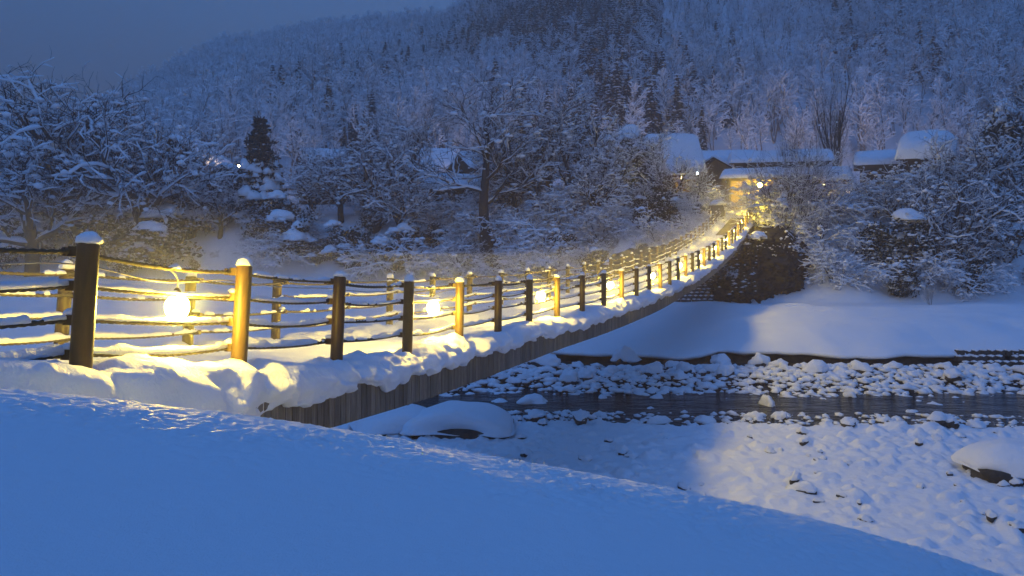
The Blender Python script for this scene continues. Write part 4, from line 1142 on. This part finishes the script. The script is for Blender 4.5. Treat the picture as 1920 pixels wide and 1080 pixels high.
# ------------------------------------------------------------------ trees one by one
T = [  # kind, variant, x, ytop, Y, wide, label
    ('broad', 0, 150, 146, 98, 1.05, 'widest snow-laden bare tree, spreading crown against the sky'),
    ('broad', 1, 28, 190, 106, 1.0, 'snowy bare tree cut by the left border behind the widest tree'),
    ('broad', 2, 265, 205, 94, .95, 'snowy bare tree with long low limbs right of the widest tree'),
    ('broad', 1, 60, 262, 90, 1.1, 'low spreading snowy tree at the left border above the first post'),
    ('cedar', 0, 488, 216, 99, 1.1, 'dark pointed cedar with big snow pillows among the houses'),
    ('slim', 0, 912, 138, 88, 1.25, 'tallest dark bare tree with a fine crown at mid far bank'),
    ('slim', 1, 738, 208, 100, .9, 'slender dark tree standing left of the tallest dark tree'),
    ('broad', 3, 690, 268, 96, .9, 'rounded snowy tree left of the wide village roof'),
    ('slim', 2, 1035, 158, 97, 1.05, 'dark-limbed snowy tree right of the tallest dark tree'),
    ('broad', 3, 1120, 205, 95, .9, 'twisted snow-laden tree left of the steep thatched roof'),
    ('slim', 3, 970, 222, 92, .9, 'small dark bare tree close behind the tallest dark tree'),
    ('vase', 0, 1566, 132, 108, 1.0, 'tall fan-shaped bare tree with upright branches behind the low house'),
    ('slim', 1, 1250, 272, 84, .85, 'leaning bare tree in front of the steep thatched house'),
    ('fine', 0, 1470, 262, 77, 1.1, 'fine twiggy lamplit sapling right of the bridge end'),
    ('fine', 1, 1462, 330, 74, 1.0, 'multi-stemmed lamplit sapling at the cliff edge by the bridge'),
    ('fine', 2, 1500, 300, 75, 1.0, 'lamplit bare sapling with forked trunk over the snowy bank'),
    ('slim', 2, 1880, 150, 84, 1.0, 'dark bare tree at the right border before the hill'),
    ('bush', 0, 1895, 190, 82, .55, 'tall dark evergreen at the right border'),
    ('broad', 2, 1830, 240, 78, .9, 'snowy spreading tree right of the tall block of roof snow'),
    ('broad', 1, 1700, 300, 76, .95, 'snow-thick tree below the low stepped roof at right'),
    ('broad', 0, 1790, 330, 70, .9, 'wide snow-thick tree leaning over the right bank'),
    ('broad', 3, 1640, 340, 76, 1.1, 'snow-thick low tree left of the big dark evergreen on the right bank'),
    ('bush', 1, 1690, 395, 69.5, 1.15, 'big dark evergreen bush at the foot of the right bank'),
    ('bush', 2, 1885, 410, 73, 1.25, 'dark evergreen bush low at the right border above the snow chute'),
    ('bush', 0, 1775, 395, 75, 1.0, 'evergreen bush with thick snow pads at the top of the snow chute'),
    ('shrub', 1, 1650, 455, 70, 1.0, 'hanging snowy shrub left of the dark evergreen foot of the right bank'),
    ('broad', 1, 1840, 330, 75, 1.1, 'hanging snow-thick shrub above the snow chute'),
    ('bush', 2, 1130, 232, 99, 1.0, 'tall dark evergreen behind the snow pads left of the thatched roof'),
    ('bush', 1, 1185, 236, 102, .75, 'dark evergreen touching the left slope of the thatched roof'),
    ('bush', 0, 1145, 280, 93, 1.0, 'evergreen bush carrying the biggest rounded snow pad left of the bridge end'),
    ('bush', 1, 1155, 338, 88, 1.15, 'evergreen bush with a broad snow dome below the biggest pad'),
    ('bush', 2, 1090, 345, 90, 1.1, 'dark evergreen bush mid bank right of the tallest tree'),
    ('bush', 0, 1190, 400, 84, 1.0, 'dark evergreen bush low on the bank left of the bridge rope rail'),
    ('bush', 2, 1050, 430, 86, 1.1, 'dark evergreen bush at the bank foot above the third lamp'),
    ('bush', 1, 742, 420, 88, 1.15, 'dark evergreen bush at the bank foot above the second lamp'),
    ('bush', 0, 650, 415, 90, 1.1, 'dark evergreen bush at the bank foot above the third post'),
    ('bush', 2, 545, 385, 92, 1.1, 'dark evergreen bush below the level shed roof'),
    ('bush', 1, 300, 385, 92, 1.2, 'dark evergreen bush at the bank foot above the first lamp'),
    ('bush', 0, 215, 390, 93, 1.1, 'dark evergreen bush at the bank foot right of the first post'),
    ('bush', 2, 70, 400, 94, 1.2, 'dark evergreen bush at the bank foot left of the first post'),
    ('bush', 1, 40, 320, 100, 1.0, 'dark evergreen mass under the low spreading tree at the left border'),
    ('bush', 2, 355, 335, 97, 1.0, 'evergreen bush with fat snow pads below the dark gabled house'),
    ('bush', 0, 515, 362, 95, 1.1, 'snow-domed bush right below the snow-laden cedar'),
    ('slim', 3, 590, 255, 104, .8, 'small bare tree before the little round-capped house'),
    ('broad', 2, 640, 300, 99, .8, 'small snowy tree before the level shed roof'),
    ('slim', 0, 1080, 175, 106, .9, 'dark bare tree standing behind the twisted snowy tree'),
    ('slim', 1, 1330, 300, 86, .8, 'slanting snowy twigged tree beside the dark abutment of the bridge'),
    ('vase', 1, 1480, 240, 100, .8, 'thin upright bare tree right of the gatehouse'),
    ('fine', 2, 1745, 530, 61, .45, 'lone bare sprig sticking out of the snow below the right bank'),
    ('fine', 0, 870, 430, 84, .8, 'thin bare sapling at the bank foot left of the tallest tree trunk'),
    ('fine', 1, 1120, 440, 80, .8, 'thin bare sapling at the bank foot near the fourth lamp'),
    ('broad', 1, 588, 296, 101, .9, 'snowy tree a little right of the cedar before the shed'),
    ('broad', 0, 640, 280, 98, .9, 'snowy tree with a rounded top before the level shed roof end'),
    ('broad', 2, 705, 250, 95, .9, 'snow-thick tree before the slender dark tree'),
    ('slim', 2, 778, 190, 98, .9, 'dark slender tree whose crown stands above the wide village roof'),
    ('broad', 0, 962, 262, 96, .9, 'snowy tree touching the tallest tree on its right side'),
    ('broad', 1, 1012, 215, 93, 1.0, 'big snow-thick tree before the steep roof right of the tallest tree'),
    ('slim', 3, 1075, 215, 91, 1.0, 'dark-stemmed snowy tree in front of the tall dark evergreen'),
    ('broad', 2, 1150, 262, 90, .9, 'snowy tree before the left slope of the thatched house'),
    ('broad', 0, 1108, 300, 86, .9, 'snow-thick tree low on the bank left of the broad snow dome'),
    ('broad', 3, 1205, 335, 86, .9, 'snow-thick tree below the left eave of the thatched house'),
    ('broad', 1, 412, 330, 96, .9, 'snow-thick tree right under the small gable hut'),
    ('broad', 2, 360, 292, 97, 1.0, 'snowy tree before the dark gabled house'),
    ('broad', 0, 305, 255, 96, 1.0, 'snowy tree between the widest tree and the dark gabled house'),
    ('slim', 1, 1305, 320, 84, .8, 'thin snowy tree right of the small lamplit hut'),
    ('broad', 2, 748, 330, 92, 1.0, 'low snowy tree under the slender dark tree'),
    ('broad', 3, 1620, 335, 78, .9, 'snowy tree at the right end of the lamplit eaves'),
    ('broad', 2, 1682, 345, 74, 1.0, 'snow-thick tree right above the big dark evergreen bush'),
    ('broad', 1, 1765, 292, 76, 1.0, 'snowy tree hiding the foot of the roof snow block'),
    ('broad', 3, 1850, 330, 72, 1.0, 'snow-thick tree above the right evergreen'),
    ('broad', 0, 1905, 270, 76, 1.0, 'snow-thick tree cut by the right border'),
    ('broad', 2, 1570, 362, 78, .9, 'low snowy tree below the lamplit eaves'),
    ('broad', 1, 1812, 402, 69, .9, 'low snow-thick tree over the right edge of the snow chute'),
    ('slim', 2, 1232, 226, 90, .9, 'dark slender tree standing before the thatched roof'),
    ('broad', 1, 1272, 292, 87, .9, 'snowy tree before the lamplit hut'),
    ('brush', 1, 1312, 380, 81.5, 1.3, 'dark scrub behind the abutment left of the bridge end'),
    ('shrub', 0, 1290, 370, 82.5, 1.2, 'snowy shrub above the abutment left of the bridge end'),
    ('bush', 2, 1266, 366, 84.5, 1.2, 'snow-padded bush left of the abutment'),
    ('shrub', 1, 1322, 395, 80, 1.0, 'snowy shrub leaning against the abutment foot'),
    ('broad', 3, 1335, 345, 94, .8, 'low snowy tree right behind the abutment'),
    ('brush', 2, 1252, 384, 80.5, 1.3, 'dark scrub on the bank edge under the lamplit hut'),
    ('brush', 0, 1210, 390, 81, 1.3, 'dark scrub on the bank edge below the thatched roof'),
    ('arch', 0, 1232, 398, 79, 1.1, 'hanging snowy shrub between two dark scrubs below the thatched roof'),
    ('arch', 2, 1285, 408, 78.5, 1.2, 'hanging snowy shrub under the abutment'),
    ('shrub', 2, 1462, 440, 70, .9, 'snowy shrub on the right shoulder of the cliff'),
    ('brush', 0, 1300, 470, 66.5, 1.3, 'dark scrub at the left foot of the cliff above the set stones'),
    ('brush', 1, 1345, 455, 67, 1.3, 'dark scrub in the middle of the cliff under the bridge'),
    ('brush', 2, 1395, 450, 66.5, 1.2, 'dark scrub at the cliff foot right of the set stones'),
    ('brush', 0, 1430, 440, 69, 1.2, 'dark scrub clinging to the right shoulder of the cliff'),
    ('brush', 1, 1462, 470, 68, 1.1, 'dark scrub where the cliff meets the lamplit snow bank'),
    ('brush', 2, 1250, 470, 74, 1.3, 'dark scrub behind the far railing left of the cliff'),
    ('brush', 0, 1205, 455, 77, 1.2, 'dark scrub hollow beyond the far rope rail'),
    ]
for (kind, k, x, yt, Y, wd, lab) in T:
    tree(kind, k, x, yt, Y, lab, wd)
ANCH = [(0, 110, 'at the left border'), (110, 200, 'above the first post'), (200, 290, 'right of the first post'), (290, 380, 'above the first lamp'),
        (380, 470, 'above the second post'), (470, 545, 'below the cedar'), (545, 640, 'above the third post'), (640, 740, 'between cedar and tallest tree'),
        (740, 830, 'above the second lamp'), (830, 900, 'left of the tallest tree trunk'), (900, 985, 'right of the tallest tree trunk'), (985, 1070, 'above the third lamp'),
        (1070, 1150, 'left of the thatched roof'), (1150, 1240, 'below the thatched roof'), (1240, 1345, 'left of the bridge end'), (1420, 1520, 'right of the bridge end'),
        (1520, 1610, 'below the fan-shaped tree'), (1610, 1700, 'below the stepped snow roof'), (1700, 1790, 'below the block of roof snow'), (1790, 1860, 'left of the right border'), (1860, 1990, 'at the right border')]
ROWS = [('at the foot of the bank', 1.5, 4.5, 30, 60), ('half way up the bank', 6, 9.5, 34, 64), ('along the top of the bank', 11, 16, 34, 66), ('on the village edge', 17, 23, 34, 62)]
def x_dark(x): return x >= 1600 or 180 < x < 330 or 540 < x < 830
for (xa, xb, an) in ANCH:
    for ri, (rn, u0, u1, h0, h1) in enumerate(ROWS):
        for kind, adj in (('brush', 'dark scrub'), ('shrub', 'snow-thick bare shrub'), ('arch', 'drooping snow-laden shrub'), ('bush', 'snow-padded evergreen shrub'), ('fine', 'fine-twigged bare shrub')):
            pr = {'brush': (.95, .6, .25, .1), 'shrub': (.7, .8, .8, .75), 'arch': (.75, .65, .4, .1), 'bush': (.4, .35, .3, .25), 'fine': (.25, .35, .4, .4)}[kind][ri]
            if x_dark(xa): pr *= {'shrub': .35, 'arch': .25, 'fine': .6, 'bush': 1.6, 'brush': 1.3}[kind]
            if rng.random() > pr: continue
            x = rng.uniform(xa, xb); Xg = PX(x, 80)
            for _ in range(4):
                Y = float(foot(np.array([Xg]))[0]) + rng.uniform(u0, u1) if False else float(foot(Xg)) + u0; Xg = PX(x, Y)
            Y = float(foot(Xg)) + rng.uniform(u0, u1)
            # keep the bridge landing, the snow chute and the cliff clear
            Xf = PX(x, Y); dxb = Xf - (BR_END[0] + .385 * (Y - BR_END[1]))
            if -4.2 < dxb < 1.4 and Y > 60: continue
            if 1735 < x < 1800 and ri == 0: continue
            if 11 < Xf < 25.5 and Y < 80: continue
            zg = ground_z(Xf, Y); yg = HOR - zg / Y * F
            hpx = rng.uniform(h0, h1) * (80 / Y) * (1.15 if kind == 'shrub' else 1)
            tree(kind, rng.randrange(3), x, yg - hpx, Y, f'{adj} {rn} {an}', 1.0 + .35 * rng.random())

# ------------------------------------------------------------------ forest on the hill
def forest_proto(kind, seed):
    r = random.Random(seed); gq = Geo()
    if kind == 'conifer':
        H = 10.0 + 4 * r.random()
        gq.tube([Vector((0, 0, -1)), Vector((0, 0, H))], [.22, .03], 5, False, 0)
        z = 1.6
        while z < H - .3:
            f = z / H; L = 2.5 * (1 - f) ** .85 + .25
            for k in range(8):
                a = k * .785 + r.random() + z; l = L * (.6 + .6 * r.random())
                e = Vector((math.cos(a) * l, math.sin(a) * l, -(.2 + .4 * r.random()) * l)); s = Vector((-math.sin(a), math.cos(a), 0)) * (.35 * l + .12)
                p = Vector((0, 0, z))
                gq.add([p + Vector((0, 0, .25)), p + e * .6 + s, p + e, p + e * .6 - s], [(0, 1, 2, 3)], 2)
                gq.add([p + Vector((0, 0, -.1)), p + e * .6 + s + Vector((0, 0, -.5)), p + e + Vector((0, 0, -.5)), p + e * .6 - s + Vector((0, 0, -.5))], [(3, 2, 1, 0)], 2)
                if r.random() < .8:
                    q = p + e * (.45 + .5 * r.random()) + Vector((0, 0, .12)); t_ = .14 + .36 * r.random() ** 2
                    gq.blob(q, t_ * 1.5, t_ * 1.2, t_ * .6, r, 1, 0)
            z += .45 + .4 * r.random()
    else:
        H = 12.0
        n = 1 if kind == 'pole' else 2
        def br(p, d, L, rad, lev):
            pts = [p]; rr = [rad]; n = 4 if lev == 0 else 3
            for i in range(n):
                d = (d + Vector((r.gauss(0, .12), r.gauss(0, .12), .10 if lev else .05))).normalized(); p = p + d * L / n; pts.append(p); rr.append(rad * (1 - .8 * (i + 1) / n))
            gq.tube(pts, rr, 4 if lev == 0 else 3, False, 0)
            if lev >= 1: gq.snow_strip(pts, .10, .15, rr, r, 1)
            elif r.random() < .6: gq.snow_strip([q + Vector((.02, 0, 0)) * i for i, q in enumerate(pts)], .05, .3, rr, r, 1)
            if lev == 2 and r.random() < .45:
                t_ = .12 + .22 * r.random() ** 2; gq.blob(pts[2], t_ * 1.5, t_ * 1.2, t_ * .7, r, 1, 0)
            if lev < 2:
                nc = (12 if kind == 'crown' else 9) if lev == 0 else 6
                for c in range(nc):
                    f = (.35 + .65 * (c + r.random()) / nc) if lev == 0 else (.2 + .8 * (c + r.random()) / nc)
                    i = min(int(f * n), n - 1); q = pts[i].lerp(pts[i + 1], f * n - i)
                    a = r.random() * 6.28; t_ = R(r.uniform(28, 62))
                    s1 = d.orthogonal().normalized(); s2 = d.cross(s1)
                    nd = d * math.cos(t_) + (s1 * math.cos(a) + s2 * math.sin(a)) * math.sin(t_)
                    br(q, nd.normalized(), (3.6 if lev == 0 else 1.7) * (1.2 - .6 * f) * (.7 + .6 * r.random()), .07 if lev == 0 else .035, lev + 1)
        for i in range(n):
            br(Vector((.4 * i, 0, -.6)), Vector((r.gauss(0, .08), r.gauss(0, .08), 1)).normalized(), H * (1 if i == 0 else .8), .17, 0)
    return mesh_data('hill_tree', gq.V, gq.F, [M_HBARK, M_SNOW_TREE, M_HLEAF], gq.M, smooth=False)
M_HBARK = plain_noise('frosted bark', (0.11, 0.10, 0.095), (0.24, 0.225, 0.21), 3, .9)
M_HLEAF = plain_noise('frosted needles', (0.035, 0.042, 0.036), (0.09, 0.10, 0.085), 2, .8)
FP = [forest_proto('pole', 1), forest_proto('pole', 2), forest_proto('crown', 3), forest_proto('crown', 4), forest_proto('conifer', 5), forest_proto('conifer', 6), forest_proto('conifer', 7)]
N = 19000
Y = np.sqrt(nrng.random(N) * (436 ** 2 - 141 ** 2) + 141 ** 2); t = -0.80 + 1.62 * nrng.random(N); X = t * Y
Zh = z_hill(X, Y)
# closer spacing low down, patches of conifers
con = fbm(X * .014 + 4, Y * .010 + 2, 701, 3) + .12 * sstep(-.05, .2, t) - .10 * sstep(260, 400, Y) - .08 * sstep(-.1, -.3, t)
bare = fbm(X * .03 + 8, Y * .012, 705, 3)
keep = (nrng.random(N) < .55 + .45 * sstep(.28, .42, bare)) & (np.interp(t, RT, RS) > .02)
X, Y, Zh, con = X[keep], Y[keep], Zh[keep], con[keep]
isc = con + .34 * (nrng.random(len(X)) - .5) > .635
size = 0.5 + .6 * nrng.random(len(X)) ** 1.5; size[isc] *= .92
# the nearest ones stand as trees of their own, the rest is one wood
order = np.argsort(Y / size)
lone = order[:230]; mass = order[230:]
for i in lone:
    c = bool(isc[i]); k = (4 + rng.randrange(3)) if c else rng.randrange(4)
    tt = 960 + X[i] / Y[i] * F; side = next(nm for lim, nm in ((330, 'behind the widest tree'), (560, 'behind the cedar'), (800, 'behind the round-capped house'), (1080, 'behind the tallest tree'), (1330, 'behind the thatched house'), (1500, 'behind the gatehouse'), (1700, 'behind the fan-shaped tree'), (9999, 'above the roof snow at right')) if tt < lim)
    o = link('hill_conifer' if c else 'hill_tree', FP[k], None, (X[i], Y[i], Zh[i] - .2)); s = float(size[i]); o.scale = (s, s, s * (.9 + .3 * rng.random())); o.rotation_euler = (0, 0, rng.random() * 6.28)
    tag(o, ('snow-flecked dark conifer' if c else 'snow-flecked bare tree') + ' on the lower hill ' + side, 'tree', 'trees at the foot of the wooded hill')
hid = bpy.data.collections.new('hill tree models')
for k, me in enumerate(FP):
    o = bpy.data.objects.new('hill_tree_model_%d' % k, me); hid.objects.link(o)
def scatter(name, sel, first, count, label):
    me = bpy.data.meshes.new(name); P = np.stack([X[sel], Y[sel], Zh[sel] - .2], -1)
    me.from_pydata(P.tolist(), [], [])
    at = me.attributes.new('tree_size', 'FLOAT', 'POINT'); at.data.foreach_set('value', size[sel].astype(np.float32))
    ai = me.attributes.new('tree_kind', 'INT', 'POINT'); ai.data.foreach_set('value', (first + nrng.integers(0, count, len(sel))).astype(np.int32))
    o = link(name, me); tag(o, label, kind='stuff')
    md = o.modifiers.new('scatter', 'NODES'); ng = bpy.data.node_groups.new(name, 'GeometryNodeTree'); md.node_group = ng
    ng.interface.new_socket('Geometry', in_out='INPUT', socket_type='NodeSocketGeometry'); ng.interface.new_socket('Geometry', in_out='OUTPUT', socket_type='NodeSocketGeometry')
    gi = ng.nodes.new('NodeGroupInput'); go = ng.nodes.new('NodeGroupOutput')
    ci = ng.nodes.new('GeometryNodeCollectionInfo'); ci.inputs['Collection'].default_value = hid; ci.inputs['Separate Children'].default_value = True; ci.inputs['Reset Children'].default_value = True
    ip = ng.nodes.new('GeometryNodeInstanceOnPoints'); ip.inputs['Pick Instance'].default_value = True
    n1 = ng.nodes.new('GeometryNodeInputNamedAttribute'); n1.data_type = 'FLOAT'; n1.inputs['Name'].default_value = 'tree_size'
    n2 = ng.nodes.new('GeometryNodeInputNamedAttribute'); n2.data_type = 'INT'; n2.inputs['Name'].default_value = 'tree_kind'
    rv = ng.nodes.new('FunctionNodeRandomValue'); rv.data_type = 'FLOAT_VECTOR'; rv.inputs[0].default_value = (-.04, -.04, 0); rv.inputs[1].default_value = (.04, .04, 6.28)
    L = ng.links.new
    L(gi.outputs[0], ip.inputs['Points']); L(ci.outputs[0], ip.inputs['Instance']); L(n2.outputs[0], ip.inputs['Instance Index'])
    L(n1.outputs[0], ip.inputs['Scale']); L(rv.outputs[0], ip.inputs['Rotation']); L(ip.outputs[0], go.inputs[0])
mi_ = np.array(mass)
scatter('bare_forest', mi_[~isc[mi_]], 0, 4, 'far snowy wood of bare trees covering the mountainside')
scatter('conifer_forest', mi_[isc[mi_]], 4, 3, 'far patches of dark snow-flecked conifers on the mountainside')

# ------------------------------------------------------------------ air
def volume_box(name, lo, hi, col, dens, ani, label):
    V = [(x, y, z) for z in (lo[2], hi[2]) for x, y in ((lo[0], lo[1]), (hi[0], lo[1]), (hi[0], hi[1]), (lo[0], hi[1]))]
    m = bpy.data.materials.new(name); m.use_nodes = True; t = m.node_tree
    for n in list(t.nodes):
        if n.type != 'OUTPUT_MATERIAL': t.nodes.remove(n)
    v = t.nodes.new('ShaderNodeVolumePrincipled'); v.inputs['Color'].default_value = (*col, 1); v.inputs['Density'].default_value = dens; v.inputs['Anisotropy'].default_value = ani
    t.links.new(v.outputs[0], t.nodes['Material Output'].inputs['Volume'])
    o = mk(name, V, [(3, 2, 1, 0), (4, 5, 6, 7), (0, 1, 5, 4), (1, 2, 6, 5), (2, 3, 7, 6), (3, 0, 4, 7)], m, smooth=False)
    tag(o, label, kind='stuff'); return o
HAZE = 0.0015
volume_box('haze', (-920, -300, -9.7), (920, 980, 330), (0.99, 0.80, 0.70), HAZE, 0.0, 'pale winter haze filling the valley')

# far-end steam, extended to near lamps for halos, one closed shell around the walkway
ns = np.linspace(.6, 41, 70)
o = np.repeat(np.array([[.7, .7, -WID - .6, -WID - .6]]), len(ns), 0)
h = np.repeat(np.array([[-1.9, 1.1, 1.1, -1.9]]), len(ns), 0); h[:, 1:3] += -.7 + np.linspace(0, 1, len(ns))[:, None] ** 1.3 * 2.6
V, Fc = sweep(ns, o, h, True); Fc = Fc[:, ::-1]
mm = bpy.data.materials['haze'].copy(); mm.name = 'mist'
vp = [n for n in mm.node_tree.nodes if n.type == 'PRINCIPLED_VOLUME'][0]; vp.inputs['Density'].default_value = 0.010; vp.inputs['Color'].default_value = (.95, .95, .95, 1); vp.inputs['Anisotropy'].default_value = .3
tag(mk('mist', V, Fc.tolist() + [(0, 1, 2, 3), tuple((len(ns) - 1) * 4 + i for i in (3, 2, 1, 0))], mm, smooth=False), 'thin steam at the far bridge end, extended to the near lamps for their halo', kind='stuff')
